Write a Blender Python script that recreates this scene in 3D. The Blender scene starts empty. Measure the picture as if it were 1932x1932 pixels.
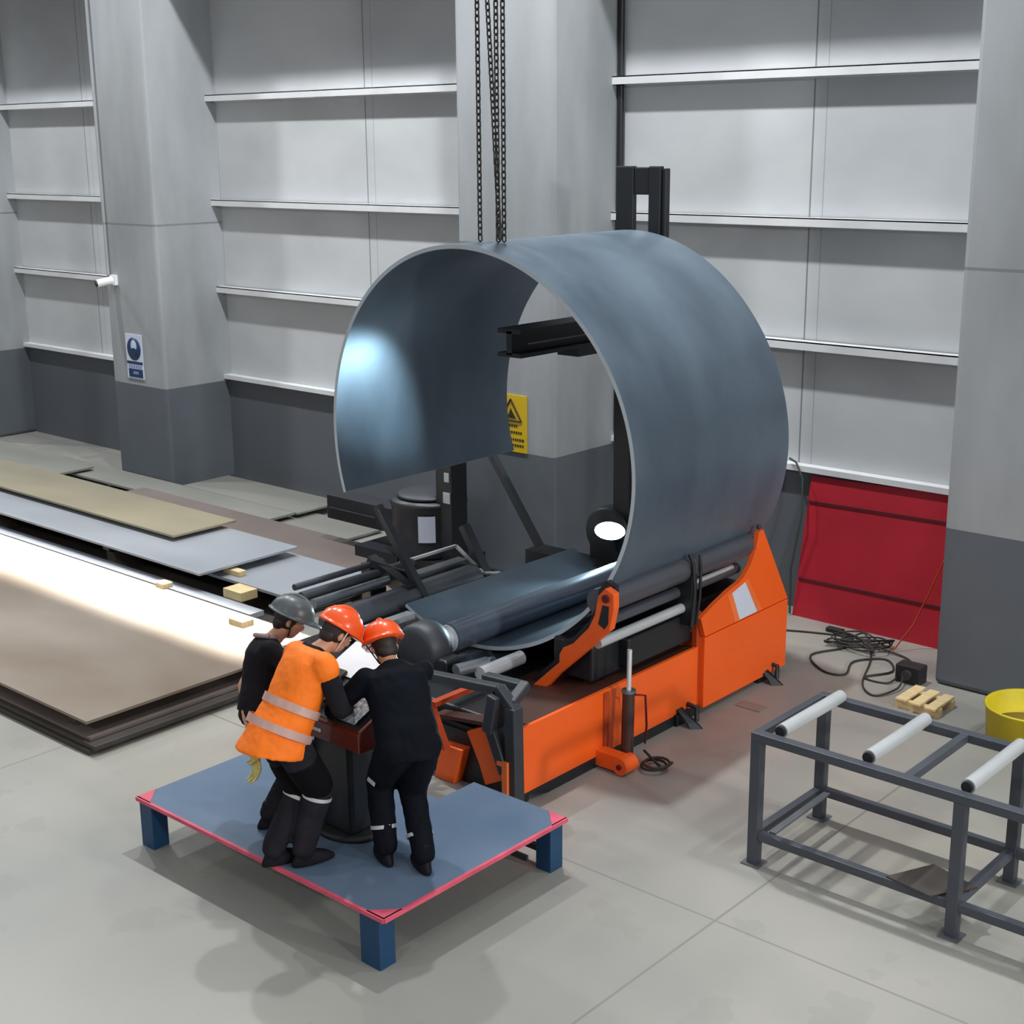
import bpy, math, random
import numpy as np
from mathutils import Vector, Matrix
random.seed(7)
SC = bpy.context.scene
COL = SC.collection
V = Vector

# ------------------------------------------------------------------ camera, world, lights, exposure
cam_d = bpy.data.cameras.new('camera'); cam = bpy.data.objects.new('camera', cam_d); COL.objects.link(cam)
CAMH = 4.8
yaw, pitch, roll = 0.724035, 0.254959, -0.0089278
fw = V((-math.sin(yaw)*math.cos(pitch), math.cos(yaw)*math.cos(pitch), -math.sin(pitch)))
rt = V((math.cos(yaw), math.sin(yaw), 0)); up = rt.cross(fw)
r_ = rt*math.cos(roll) + up*math.sin(roll); u_ = -rt*math.sin(roll) + up*math.cos(roll)
cam.matrix_world = Matrix(((r_.x, u_.x, -fw.x, 0), (r_.y, u_.y, -fw.y, 0), (r_.z, u_.z, -fw.z, CAMH), (0, 0, 0, 1)))
cam_d.sensor_width = 36; cam_d.lens = 2671.97/1932*36; cam_d.clip_end = 200
SC.camera = cam

w = bpy.data.worlds.new('hall_air'); SC.world = w; w.use_nodes = True
bg = w.node_tree.nodes['Background']; bg.inputs[1].default_value = 1.0
_nt = w.node_tree; _tc = _nt.nodes.new('ShaderNodeTexCoord'); _sp = _nt.nodes.new('ShaderNodeSeparateXYZ'); _nt.links.new(_tc.outputs['Generated'], _sp.inputs[0])
_rp = _nt.nodes.new('ShaderNodeValToRGB'); _rp.color_ramp.elements[0].position = 0.0; _rp.color_ramp.elements[0].color = (0.085, 0.09, 0.10, 1)
_rp.color_ramp.elements[1].position = 0.85; _rp.color_ramp.elements[1].color = (0.40, 0.43, 0.47, 1); _e = _rp.color_ramp.elements.new(0.25); _e.color = (0.13, 0.135, 0.145, 1)
_nt.links.new(_sp.outputs[2], _rp.inputs[0]); _nt.links.new(_rp.outputs[0], bg.inputs[0])

def area(name, loc, size, power, color=(1, 1, 1), target=None, shape='DISK', size_y=None, spread=None):
    d = bpy.data.lights.new(name, 'AREA'); d.shape = shape; d.size = size
    if size_y: d.size_y = size_y
    d.energy = power; d.color = color
    if spread: d.spread = spread
    o = bpy.data.objects.new(name, d); COL.objects.link(o); o.location = loc
    if target is not None:
        o.rotation_euler = (V(target) - V(loc)).to_track_quat('-Z', 'Y').to_euler()
    return o
KEY = 540
for i, x in enumerate((-26.5, -19.4, -12.8, -8.4, -0.5)):
    area('bay_and_fill_light', (x, 9.5, 11.0), 0.36, KEY*(1, 0.95, 0.88, 1.25, 0.42)[i], (0.97, 0.99, 1.0))
for i, x in enumerate((-20, -11, -3, 5)):  # added front fill for faces towards the camera, not known fittings
    area('bay_and_fill_light', (x, -3.5, 8.0), 1.2, 210, (1.0, 0.99, 0.96))
for y in (1.5, 9.0):  # fill lights added on the right to brighten the machine front
    area('side_fill_light', (14.0, y, 7.5), 1.2, 1150, (1.0, 0.99, 0.97), (-7, 9, 1))
# added narrow area lights: a bright band on the plates, weak over the bench
area('narrow_fill_light', (-14.6, 7.95, 9.0), 9.5, 420, (0.97, 0.99, 1), None, 'RECTANGLE', 0.2, math.radians(8))
area('narrow_fill_light', (-3.2, 6.7, 8.6), 3.2, 8, (1, 1, 1), None, 'RECTANGLE', 1.2, math.radians(26))
SC.view_settings.view_transform = 'Standard'; SC.view_settings.look = 'None'
SC.view_settings.gamma = 1; SC.view_settings.use_curve_mapping = False
SC.view_settings.exposure = 0.0

# ------------------------------------------------------------------ helpers
def lin(c):
    c = c/255.0
    return c/12.92 if c <= 0.04045 else ((c+0.055)/1.055)**2.4
def rgb(r, g, b): return (lin(r), lin(g), lin(b), 1)

def mat(name, c, rough=0.6, metal=0.0, var=0.12, scale=3.0, bump=0.0, c2=None, stretch=None, emit=None, coat=0.0, detail=4, rvar=0.0, spec=None):
    m = bpy.data.materials.new(name); m.use_nodes = True
    nt = m.node_tree; b = nt.nodes['Principled BSDF']
    col = rgb(*c)
    b.inputs['Roughness'].default_value = rough; b.inputs['Metallic'].default_value = metal
    if coat: b.inputs['Coat Weight'].default_value = coat
    if spec is not None: b.inputs['Specular IOR Level'].default_value = spec
    if emit:
        b.inputs['Emission Color'].default_value = (*emit[0], 1); b.inputs['Emission Strength'].default_value = emit[1]
    tc = nt.nodes.new('ShaderNodeTexCoord'); mp = nt.nodes.new('ShaderNodeMapping')
    nt.links.new(tc.outputs['Object'], mp.inputs[0])
    if stretch: mp.inputs['Scale'].default_value = stretch
    n = nt.nodes.new('ShaderNodeTexNoise'); n.inputs['Scale'].default_value = scale; n.inputs['Detail'].default_value = detail
    nt.links.new(mp.outputs[0], n.inputs['Vector'])
    rp = nt.nodes.new('ShaderNodeValToRGB'); rp.color_ramp.elements[0].position = 0.32; rp.color_ramp.elements[1].position = 0.70
    if c2 is None:
        a = tuple(x*(1-var) for x in col[:3]) + (1,); z = tuple(min(1, x*(1+var)) for x in col[:3]) + (1,)
    else: a, z = col, rgb(*c2)
    rp.color_ramp.elements[0].color = a; rp.color_ramp.elements[1].color = z
    nt.links.new(n.outputs['Fac'], rp.inputs[0]); nt.links.new(rp.outputs[0], b.inputs['Base Color'])
    if rvar:
        mr = nt.nodes.new('ShaderNodeMapRange'); mr.inputs[3].default_value = rough-rvar; mr.inputs[4].default_value = rough+rvar
        nt.links.new(n.outputs['Fac'], mr.inputs[0]); nt.links.new(mr.outputs[0], b.inputs['Roughness'])
    if bump:
        bp = nt.nodes.new('ShaderNodeBump'); bp.inputs['Strength'].default_value = bump; bp.inputs['Distance'].default_value = 0.02
        n2 = nt.nodes.new('ShaderNodeTexNoise'); n2.inputs['Scale'].default_value = scale*4; n2.inputs['Detail'].default_value = 5
        nt.links.new(mp.outputs[0], n2.inputs['Vector']); nt.links.new(n2.outputs['Fac'], bp.inputs['Height'])
        nt.links.new(bp.outputs[0], b.inputs['Normal'])
    return m

def node_math(nt, op, a, b=None, c=None):
    n = nt.nodes.new('ShaderNodeMath'); n.operation = op
    for i, v in enumerate((a, b, c)):
        if v is None: continue
        if isinstance(v, (int, float)): n.inputs[i].default_value = v
        else: nt.links.new(v, n.inputs[i])
    return n.outputs[0]

def mix_col(nt, fac, a, b):
    n = nt.nodes.new('ShaderNodeMix'); n.data_type = 'RGBA'
    nt.links.new(fac, n.inputs[0]) if not isinstance(fac, float) else setattr(n.inputs[0], 'default_value', fac)
    for i, v in ((6, a), (7, b)):
        if isinstance(v, tuple): n.inputs[i].default_value = v
        else: nt.links.new(v, n.inputs[i])
    return n.outputs[2]

def noise(nt, scale, stretch=None, detail=4, coord='Object'):
    tc = nt.nodes.new('ShaderNodeTexCoord'); mp = nt.nodes.new('ShaderNodeMapping'); nt.links.new(tc.outputs[coord], mp.inputs[0])
    if stretch: mp.inputs['Scale'].default_value = stretch
    n = nt.nodes.new('ShaderNodeTexNoise'); n.inputs['Scale'].default_value = scale; n.inputs['Detail'].default_value = detail
    nt.links.new(mp.outputs[0], n.inputs['Vector']); return n.outputs['Fac']
def ramp(nt, fac, stops):
    r = nt.nodes.new('ShaderNodeValToRGB'); e = r.color_ramp.elements
    e[0].position, e[0].color = stops[0]; e[1].position, e[1].color = stops[-1]
    for p, c in stops[1:-1]:
        x = e.new(p); x.color = c
    nt.links.new(fac, r.inputs[0]); return r.outputs[0]

class MB:
    """collects faces of one mesh"""
    def __init__(s): s.v = []; s.f = []; s.m = []; s.sm = []
    def add(s, vs, fs, mi=0, smooth=False):
        o = len(s.v); s.v += [V(p) for p in vs]
        for f in fs: s.f.append([i+o for i in f]); s.m.append(mi); s.sm.append(smooth)
        return s
    def box(s, x0, x1, y0, y1, z0, z1, mi=0):
        x0, x1 = sorted((x0, x1)); y0, y1 = sorted((y0, y1)); z0, z1 = sorted((z0, z1))
        return s.add([(x0,y0,z0),(x1,y0,z0),(x1,y1,z0),(x0,y1,z0),(x0,y0,z1),(x1,y0,z1),(x1,y1,z1),(x0,y1,z1)],
                     [(3,2,1,0),(4,5,6,7),(0,1,5,4),(1,2,6,5),(2,3,7,6),(3,0,4,7)], mi)
    def obox(s, c, ax, ay, az, mi=0):
        c, ax, ay, az = V(c), V(ax), V(ay), V(az)
        vs = [c+ax*i+ay*j+az*k for k in (-1,1) for i, j in ((-1,-1),(1,-1),(1,1),(-1,1))]
        return s.add(vs, [(3,2,1,0),(4,5,6,7),(0,1,5,4),(1,2,6,5),(2,3,7,6),(3,0,4,7)], mi)
    def bar(s, p, q, wd, ht, mi=0, upv=(0,0,1)):
        p, q = V(p), V(q); d = (q-p)/2; a = d.cross(V(upv))
        if a.length < 1e-6: a = V((1,0,0))
        a.normalize(); b = a.cross(d).normalized()
        return s.obox((p+q)/2, d, a*wd/2, b*ht/2, mi)
    def prism(s, pts, vec, mi=0):
        """pts: 3-D outline of one face; vec: extrusion"""
        n = len(pts); pts = [V(p) for p in pts]; vec = V(vec)
        nrm = V((0,0,0))
        for i in range(n): nrm += pts[i].cross(pts[(i+1) % n])
        if nrm.dot(vec) > 0: pts = pts[::-1]
        vs = pts + [p+vec for p in pts]
        fs = [tuple(range(n)), tuple(range(2*n-1, n-1, -1))] + [(i, i+n, (i+1) % n + n, (i+1) % n) for i in range(n)]
        return s.add(vs, fs, mi)
    def tube(s, pts, r, n=10, mi=0, caps=True, radii=None):
        pts = [V(p) for p in pts]; N = len(pts); rings = []; pa = None
        for i, p in enumerate(pts):
            t = (pts[min(i+1, N-1)] - pts[max(i-1, 0)]).normalized()
            if pa is None:
                a = t.cross(V((0,0,1)))
                if a.length < 1e-3: a = t.cross(V((1,0,0)))
            else: a = pa - t*pa.dot(t)
            a.normalize(); pa = a; b = t.cross(a); R = radii[i] if radii else r
            rings.append([p + (a*math.cos(2*math.pi*k/n) + b*math.sin(2*math.pi*k/n))*R for k in range(n)])
        vs = [q for g in rings for q in g]
        fs = [(i*n+k, i*n+(k+1) % n, (i+1)*n+(k+1) % n, (i+1)*n+k) for i in range(N-1) for k in range(n)]
        s.add(vs, fs, mi, True)
        if caps:
            s.add(rings[0], [tuple(range(n-1, -1, -1))], mi); s.add(rings[-1], [tuple(range(n))], mi)
        return s
    def cyl(s, p, q, r, n=24, mi=0, r2=None):
        return s.tube([p, q], r, n, mi, True, [r, r if r2 is None else r2])
    def lathe(s, base, axis, prof, n=32, mi=0):
        """prof: (radius, height) along axis from base"""
        base, axis = V(base), V(axis).normalized()
        a = axis.cross(V((0,0,1)));
        if a.length < 1e-3: a = V((1,0,0))
        a.normalize(); b = axis.cross(a)
        vs = [base + axis*h + (a*math.cos(2*math.pi*k/n)+b*math.sin(2*math.pi*k/n))*max(r, 1e-4) for r, h in prof for k in range(n)]
        fs = [(i*n+k, i*n+(k+1) % n, (i+1)*n+(k+1) % n, (i+1)*n+k) for i in range(len(prof)-1) for k in range(n)]
        return s.add(vs, fs, mi, True)
    def loft(s, rings, n=20, mi=0):
        """rings: (centre, half-axis a, half-axis b)"""
        vs = []
        for c, a, b in rings:
            c, a, b = V(c), V(a), V(b)
            vs += [c + a*math.cos(2*math.pi*k/n) + b*math.sin(2*math.pi*k/n) for k in range(n)]
        N = len(rings)
        fs = [(i*n+k, i*n+(k+1) % n, (i+1)*n+(k+1) % n, (i+1)*n+k) for i in range(N-1) for k in range(n)]
        fs += [tuple(range(n-1, -1, -1)), tuple((N-1)*n+k for k in range(n))]
        return s.add(vs, fs, mi, True)
    def ell(s, c, a, b, d, n=14, mi=0):
        c, a, b, d = V(c), V(a), V(b), V(d); rings = []
        for i in range(1, n):
            t = math.pi*i/n; rings.append((c - d*math.cos(t), a*math.sin(t), b*math.sin(t)))
        return s.loft(rings, n+4, mi)
    def ball(s, c, r, n=10, mi=0): return s.ell(c, (r,0,0), (0,r,0), (0,0,r), n, mi)
    def cap(s, p, q, r0, r1, n=14):
        """tapered capsule"""
        p, q = V(p), V(q); t = (q-p).normalized(); pts = []; rad = []
        for k in (80, 60, 35, 10): a = math.radians(k); pts.append(p - t*r0*math.sin(a)); rad.append(r0*math.cos(a))
        pts += [p + (q-p)*f for f in (0.0, 0.33, 0.66, 1.0)]; rad += [r0+(r1-r0)*f for f in (0, 0.33, 0.66, 1)]
        for k in (10, 35, 60, 80): a = math.radians(k); pts.append(q + t*r1*math.sin(a)); rad.append(r1*math.cos(a))
        return s.tube(pts, 0, n, 0, True, rad)
    def build(s, name, mats, parent=None, loc=None, bevel=0.0, smooth_angle=None):
        if not isinstance(mats, (list, tuple)): mats = [mats]
        me = bpy.data.meshes.new(name)
        org = V((0,0,0))
        if parent is not None: org = wloc(parent)
        elif loc is not None: org = V(loc)
        me.from_pydata([tuple(p-org) for p in s.v], [], s.f)
        for m in mats: me.materials.append(m)
        me.polygons.foreach_set('material_index', s.m); me.polygons.foreach_set('use_smooth', s.sm)
        me.update()
        o = bpy.data.objects.new(name, me); COL.objects.link(o)
        if parent is not None: o.parent = parent
        else: o.location = org
        if bevel:
            b = o.modifiers.new('edge', 'BEVEL'); b.width = bevel; b.segments = 2; b.limit_method = 'ANGLE'; b.angle_limit = math.radians(50)
        return o

def wloc(o):
    p = V((0,0,0))
    while o is not None: p = p + o.location; o = o.parent
    return p
def tag(o, label=None, cat=None, group=None, kind=None):
    if label: o['label'] = label
    if cat: o['category'] = cat
    if group: o['group'] = group
    if kind: o['kind'] = kind
    return o
def empty(name, loc):
    o = bpy.data.objects.new(name, None); COL.objects.link(o); o.location = loc; o.empty_display_size = 0.2; return o
def struct(o): o['kind'] = 'structure'; return o

# ------------------------------------------------------------------ materials
def wall_mat():
    m = mat('wall_panel_white', (196, 200, 203), 0.55); nt = m.node_tree; b = nt.nodes['Principled BSDF']
    c = ramp(nt, noise(nt, 0.7, (1, 1, 1.6)), [(0.3, rgb(186, 189, 192)), (0.7, rgb(203, 206, 208))])
    g = nt.nodes.new('ShaderNodeNewGeometry'); sp = nt.nodes.new('ShaderNodeSeparateXYZ'); nt.links.new(g.outputs['Position'], sp.inputs[0])
    # vertical panel joints every 3.2 m
    def line(off, wdt):
        t = node_math(nt, 'WRAP', node_math(nt, 'ADD', sp.outputs[0], off), 1.6, -1.6)
        return node_math(nt, 'LESS_THAN', node_math(nt, 'ABSOLUTE', t), wdt)
    c = mix_col(nt, line(13.68, 0.009), c, rgb(132, 136, 138))
    c = mix_col(nt, line(13.54, 0.005), c, rgb(160, 164, 168))
    nt.links.new(c, b.inputs['Base Color']); return m
def column_mat():
    m = mat('cast_concrete', (160, 163, 165), 0.75); nt = m.node_tree; b = nt.nodes['Principled BSDF']
    c = ramp(nt, noise(nt, 1.1, (1, 1, 0.35), 6), [(0.28, rgb(134, 138, 140)), (0.5, rgb(152, 156, 159)), (0.75, rgb(168, 171, 176))])
    st = node_math(nt, 'GREATER_THAN', noise(nt, 1.7, (1, 1, 0.12), 6), 0.64)
    c = mix_col(nt, node_math(nt, 'MULTIPLY', st, 0.35), c, rgb(112, 118, 116))
    g = nt.nodes.new('ShaderNodeNewGeometry'); sp = nt.nodes.new('ShaderNodeSeparateXYZ'); nt.links.new(g.outputs['Position'], sp.inputs[0])
    j = node_math(nt, 'LESS_THAN', node_math(nt, 'ABSOLUTE', node_math(nt, 'SUBTRACT', sp.outputs[2], 3.74)), 0.013)
    c = mix_col(nt, node_math(nt, 'MULTIPLY', j, 0.7), c, rgb(105, 110, 110))
    low = node_math(nt, 'LESS_THAN', sp.outputs[2], 1.47)
    pc = ramp(nt, noise(nt, 0.8), [(0.3, rgb(84, 90, 97)), (0.7, rgb(97, 103, 110))])
    c = mix_col(nt, low, c, pc)
    nt.links.new(c, b.inputs['Base Color']); return m
def floor_mat():
    m = mat('polished_concrete', (170, 170, 165), 0.42); nt = m.node_tree; b = nt.nodes['Principled BSDF']
    c = ramp(nt, noise(nt, 0.45, None, 6), [(0.25, rgb(128, 129, 125)), (0.5, rgb(144, 143, 137)), (0.75, rgb(158, 156, 148))])
    c = mix_col(nt, node_math(nt, 'MULTIPLY', node_math(nt, 'GREATER_THAN', noise(nt, 1.6, None, 5), 0.60), 0.14), c, rgb(112, 112, 108))
    # worn warm stain patches
    s2 = nt.nodes.new('ShaderNodeMapRange'); s2.inputs[1].default_value = 0.55; s2.inputs[2].default_value = 0.68; s2.inputs[4].default_value = 0.45
    nt.links.new(noise(nt, 0.28, (1, 1, 1), 3), s2.inputs[0])
    c = mix_col(nt, s2.outputs[0], c, rgb(172, 163, 146))
    g = nt.nodes.new('ShaderNodeNewGeometry'); sp = nt.nodes.new('ShaderNodeSeparateXYZ'); nt.links.new(g.outputs['Position'], sp.inputs[0])
    def line(ax, off, half):
        t = node_math(nt, 'WRAP', node_math(nt, 'ADD', sp.outputs[ax], off), half, -half)
        return node_math(nt, 'LESS_THAN', node_math(nt, 'ABSOLUTE', t), 0.009)
    l = node_math(nt, 'MAXIMUM', line(0, 4.39, 2.8), line(1, -6.88, 2.8))
    c = mix_col(nt, node_math(nt, 'MULTIPLY', l, 0.7), c, rgb(112, 112, 106))
    nt.links.new(c, b.inputs['Base Color'])
    mr = nt.nodes.new('ShaderNodeMapRange'); mr.inputs[3].default_value = 0.28; mr.inputs[4].default_value = 0.55
    nt.links.new(noise(nt, 0.9), mr.inputs[0]); nt.links.new(mr.outputs[0], b.inputs['Roughness'])
    return m
M = {}
M['wall'] = wall_mat(); M['col'] = column_mat(); M['floor'] = floor_mat()
M['wains'] = mat('wainscot_grey', (92, 96, 102), 0.6, var=0.06, scale=0.8)
M['purlin'] = mat('purlin_white', (222, 224, 226), 0.45, var=0.05)
M['orange'] = mat('machine_orange', (242, 96, 26), 0.40, var=0.05, scale=1.5, coat=0.15)
M['orange_light'] = mat('worn_orange', (238, 118, 60), 0.45, var=0.1)
M['orange_dark'] = mat('orange_primer', (176, 62, 20), 0.6, var=0.2, scale=4)
M['black'] = mat('machine_black', (30, 33, 38), 0.42, var=0.15)
M['dark'] = mat('charcoal_paint', (48, 52, 58), 0.5, var=0.12)
M['grey_metal'] = mat('grey_metal', (120, 124, 130), 0.38, 0.6, var=0.1, scale=6)
M['steel'] = mat('ground_steel', (150, 156, 164), 0.28, 0.9, var=0.08, scale=3, rvar=0.06)
M['chrome'] = mat('chrome', (232, 235, 240), 0.16, 0.55, var=0.02)
M['roll'] = mat('forged_roll_steel', (128, 139, 156), 0.24, 0.45, var=0.12, scale=2.0, stretch=(1, 0.2, 1), rvar=0.05)
M['rolldark'] = mat('side_roll_steel', (96, 98, 106), 0.36, 0.5, var=0.1)
M['shell'] = mat('mill_scale_steel', (82, 96, 110), 0.36, 0.40, c2=(116, 132, 146), scale=0.8, stretch=(1, 1.3, 0.6), rvar=0.06, detail=5)
M['shell_edge'] = mat('sheared_edge_steel', (212, 222, 230), 0.35, 0.4, var=0.06)
M['blue'] = mat('platform_deck_blue', (86, 108, 132), 0.30, 0.1, c2=(104, 122, 144), scale=1.4, coat=0.2)
M['blue_leg'] = mat('platform_leg_blue', (18, 62, 98), 0.5, var=0.08)
M['pink'] = mat('faded_red_edge', (205, 82, 104), 0.55, var=0.2, scale=5)
M['red'] = mat('red_panel_paint', (166, 25, 42), 0.5, c2=(184, 32, 50), scale=1.3)
M['redseam'] = mat('red_seam_dark', (92, 16, 30), 0.6)
M['stand'] = mat('bench_graphite', (66, 70, 78), 0.45, var=0.08)
M['roller'] = mat('galvanised_roller', (196, 200, 202), 0.35, 0.3, var=0.05)
M['wood'] = mat('pale_pine', (212, 190, 142), 0.7, var=0.12, scale=6, stretch=(1, 6, 1))
M['yellow'] = mat('yellow_bin_plastic', (196, 178, 20), 0.5, var=0.1)
M['rubber'] = mat('black_rubber', (26, 27, 29), 0.6)
M['white'] = mat('white_paper', (232, 233, 236), 0.6, var=0.02)
M['signwhite'] = mat('sign_white', (205, 212, 228), 0.4, var=0.02)
M['signblue'] = mat('sign_blue', (26, 56, 100), 0.4, var=0.05)
M['signyellow'] = mat('sign_yellow', (214, 178, 24), 0.45, var=0.05)
M['ink'] = mat('sign_ink', (48, 36, 12), 0.6)
M['skin'] = mat('skin', (196, 142, 112), 0.5, var=0.06)
M['hair'] = mat('dark_hair', (34, 26, 22), 0.6)
M['vest'] = mat('hi_vis_orange', (255, 122, 10), 0.7, var=0.05, scale=5, emit=None, bump=0.25)
M['silver'] = mat('reflective_tape', (198, 160, 150), 0.4, 0.1, var=0.08, scale=8)
M['navy'] = mat('navy_coverall', (11, 15, 24), 0.8, var=0.2, scale=5, bump=0.3, spec=0.12)
M['charcoal'] = mat('charcoal_cotton', (30, 28, 33), 0.85, var=0.15, scale=5, bump=0.3, spec=0.12)
M['trouser'] = mat('work_trouser', (28, 27, 33), 0.85, c2=(44, 42, 49), scale=4, bump=0.35, spec=0.12)
M['padblack'] = mat('knee_panel_black', (11, 10, 14), 0.85, spec=0.12)
M['hat'] = mat('orange_helmet', (236, 84, 22), 0.28, var=0.04, coat=0.4)
M['hatgrey'] = mat('grey_helmet', (82, 90, 92), 0.35, var=0.1, scale=9)
M['boot'] = mat('work_boot', (24, 24, 31), 0.6, spec=0.12)
M['glove'] = mat('yellow_glove', (206, 206, 140), 0.8, c2=(190, 150, 70), scale=9)
M['maroon'] = mat('console_maroon', (98, 36, 26), 0.35, var=0.12, coat=0.3)
M['lampface'] = mat('lamp_face', (255, 255, 255), 0.4, emit=((0.80, 0.97, 1.0), 26.0))
M['cord'] = mat('dark_cable', (44, 42, 40), 0.6)
def sheet(name, a, b, rough=0.42, metal=0.35, sc=0.55): return mat(name, a, rough, metal, c2=b, scale=sc, rvar=0.07, detail=5, stretch=(0.6, 1.2, 1))
M['sh_brown'] = sheet('plate_brown', (126, 110, 94), (154, 142, 130))
M['sh_blue'] = sheet('plate_bluish', (158, 164, 172), (182, 186, 192), 0.36)
M['sh_yel'] = sheet('plate_straw', (142, 136, 118), (170, 160, 134), 0.45)
M['sh_umber'] = sheet('plate_umber', (116, 106, 100), (138, 124, 120), 0.5)
M['sh_pale'] = sheet('plate_pale', (134, 134, 128), (154, 153, 147), 0.5)
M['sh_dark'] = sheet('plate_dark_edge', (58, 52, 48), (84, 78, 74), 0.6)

# ------------------------------------------------------------------ building
WY, CF = 12.74, 11.6
struct(MB().box(-34, 9, -9, WY+0.3, -0.2, 0.0).build('floor', M['floor'], loc=(0, 0, 0)))
struct(MB().box(-34, 9, WY, WY+0.2, 1.50, 12.4).build('wall_back', M['wall'], loc=(0, WY, 0)))
struct(MB().box(-34, 9, WY-0.03, WY+0.2, 0, 1.495).build('wall_back_base', M['wains'], loc=(0, WY, 0)))
cols = [(-23.7, -22.3), (-18.05, -16.76), (-11.03, -9.64), (-5.15, -3.85), (2.6, 3.9)]
for i, (a, b) in enumerate(cols):
    struct(MB().box(a, b, CF, WY+0.05, 0, 12.4).build('column_%d' % (i+1), M['col'], loc=((a+b)/2, CF, 0), bevel=0.05))
bays = [(-33, -23.7), (-22.3, -18.05), (-16.76, -11.03), (-9.64, -5.15), (-3.85, 2.6)]
k = 1
for a, b in bays:
    for zt in (5.48, 4.06, 2.84):
        mb = MB(); mb.box(a, b, WY-0.16, WY-0.145, zt-0.085, zt); mb.box(a, b, WY-0.16, WY, zt-0.012, zt); mb.box(a, b, WY-0.02, WY, zt-0.1, zt)
        struct(mb.build('trim_and_added_girder_%d' % k, M['purlin'], loc=((a+b)/2, WY, zt))); k += 1
    mb = MB(); mb.box(a, b, WY-0.12, WY, 1.50, 1.56)
    struct(mb.build('trim_and_added_girder_%d' % k, M['purlin'], loc=((a+b)/2, WY, 1.5))); k += 1
# unseen girder added above the view to shade the top of the wall
struct(MB().box(-34, 9, 11.8, 12.1, 7.45, 8.2).box(-34, 9, 11.68, 12.22, 7.38, 7.45).build('trim_and_added_girder_%d' % k, M['dark'], loc=(0, 12, 6.7)))

# ------------------------------------------------------------------ wall fittings
def sign_mask():
    r = empty('safety_sign', (-17.44, CF-0.012, 1.58)); tag(r, 'white and blue mandatory mask safety sign on the left concrete column', 'sign')
    y = CF-0.001
    MB().box(-17.65, -17.25, y-0.012, y, 1.56, 2.20).build('sign_plate', M['signwhite'], r)
    yy = y-0.013
    MB().lathe((-17.45, yy, 1.99), (0, -1, 0), [(0.0, 0.002), (0.165, 0.002), (0.165, 0)], 40).build('symbol_disc', M['signblue'], r)
    m = MB(); m.ell((-17.45, yy-0.003, 2.03), (0.07, 0, 0), (0, 0.003, 0), (0, 0, 0.085)); m.build('face_symbol', M['signwhite'], r)
    m = MB(); m.ell((-17.45, yy-0.006, 1.955), (0.075, 0, 0), (0, 0.003, 0), (0, 0, 0.05)); m.build('respirator_symbol', M['signblue'], r)
    m = MB(); m.box(-17.64, -17.26, yy-0.002, yy, 1.77, 1.81); m.box(-17.61, -17.27, yy-0.002, yy, 1.58, 1.70)
    m.build('text_panel', M['signblue'], r)
    m = MB()
    for i in range(6): m.box(-17.60+i*0.055, -17.565+i*0.055, yy-0.002, yy, 1.715, 1.755)
    m.box(-17.50, -17.37, yy-0.004, yy, 1.625, 1.665)
    m.build('lettering', mat('sign_soft_blue', (120, 140, 176), 0.5), r)
sign_mask()
def sign_yellow():
    r = empty('warning_sign', (-10.22, CF-0.012, 1.48)); tag(r, 'yellow triangle warning sign on the middle column seen through the rolled shell', 'sign')
    y = CF-0.001
    MB().box(-10.44, -10.02, y-0.012, y, 1.47, 2.11).build('sign_plate', M['signyellow'], r)
    yy = y-0.013; cx, cz = -10.25, 1.93
    m = MB(); T = [(cx, yy, cz+0.13), (cx-0.155, yy, cz-0.11), (cx+0.155, yy, cz-0.11)]
    for i in range(3): m.bar(T[i], T[(i+1) % 3], 0.004, 0.028, upv=(0, 1, 0)) if False else m.tube([T[i], T[(i+1) % 3]], 0.011, 6)
    m.build('triangle_border', M['ink'], r)
    m = MB(); m.prism([(cx-0.075, yy, cz-0.085), (cx+0.08, yy, cz-0.085), (cx+0.03, yy, cz-0.02), (cx, yy, cz+0.03), (cx-0.03, yy, cz-0.04)], (0, -0.003, 0)); m.build('hazard_symbol', M['ink'], r)
    m = MB()
    for j, (z, a, b) in enumerate(((1.765, -10.36, -10.13), (1.69, -10.36, -10.09), (1.61, -10.34, -10.07), (1.545, -10.33, -10.05))):
        x = a
        while x < b-0.02:
            wd = random.choice((0.02, 0.03, 0.025)); m.box(x, x+wd, yy-0.002, yy, z-0.014, z+0.014); x += wd+0.012
    m.build('lettering', M['ink'], r)
sign_yellow()
r = empty('security_camera', (-17.80, CF-0.02, 2.90)); tag(r, 'small white security camera on the edge of the left column', 'camera')
MB().box(-17.86, -17.74, CF-0.05, CF-0.001, 2.88, 3.02).build('mount', M['white'], r)
MB().cyl((-17.82, CF-0.03, 2.95), (-17.90, CF-0.24, 2.91), 0.055, 16).build('camera_body', M['white'], r)
MB().cyl((-17.90, CF-0.24, 2.91), (-17.908, CF-0.262, 2.906), 0.042, 16).build('lens', M['rubber'], r)
tag(MB().tube([(-17.93, CF-0.025, 3.02), (-17.95, CF-0.025, 12)], 0.022, 8).build('cable_conduit', M['col'], loc=(-17.93, CF, 3)), 'thin grey conduit running up from the security camera', 'conduit')
tag(MB().box(-18.10, -18.055, CF+0.25, CF+0.4, 1.6, 12).build('cable_trunking', M['purlin'], loc=(-18.08, CF+.3, 1.6)), 'pale vertical trunking beside the left column', 'trunking')
tag(MB().tube([(-9.60, WY-0.06, 1.6), (-9.60, WY-0.06, 12.3)], 0.038, 10).build('drain_pipe', M['black'], loc=(-9.6, WY, 1.6)), 'thin black downpipe between the middle column and wall', 'pipe')
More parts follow.
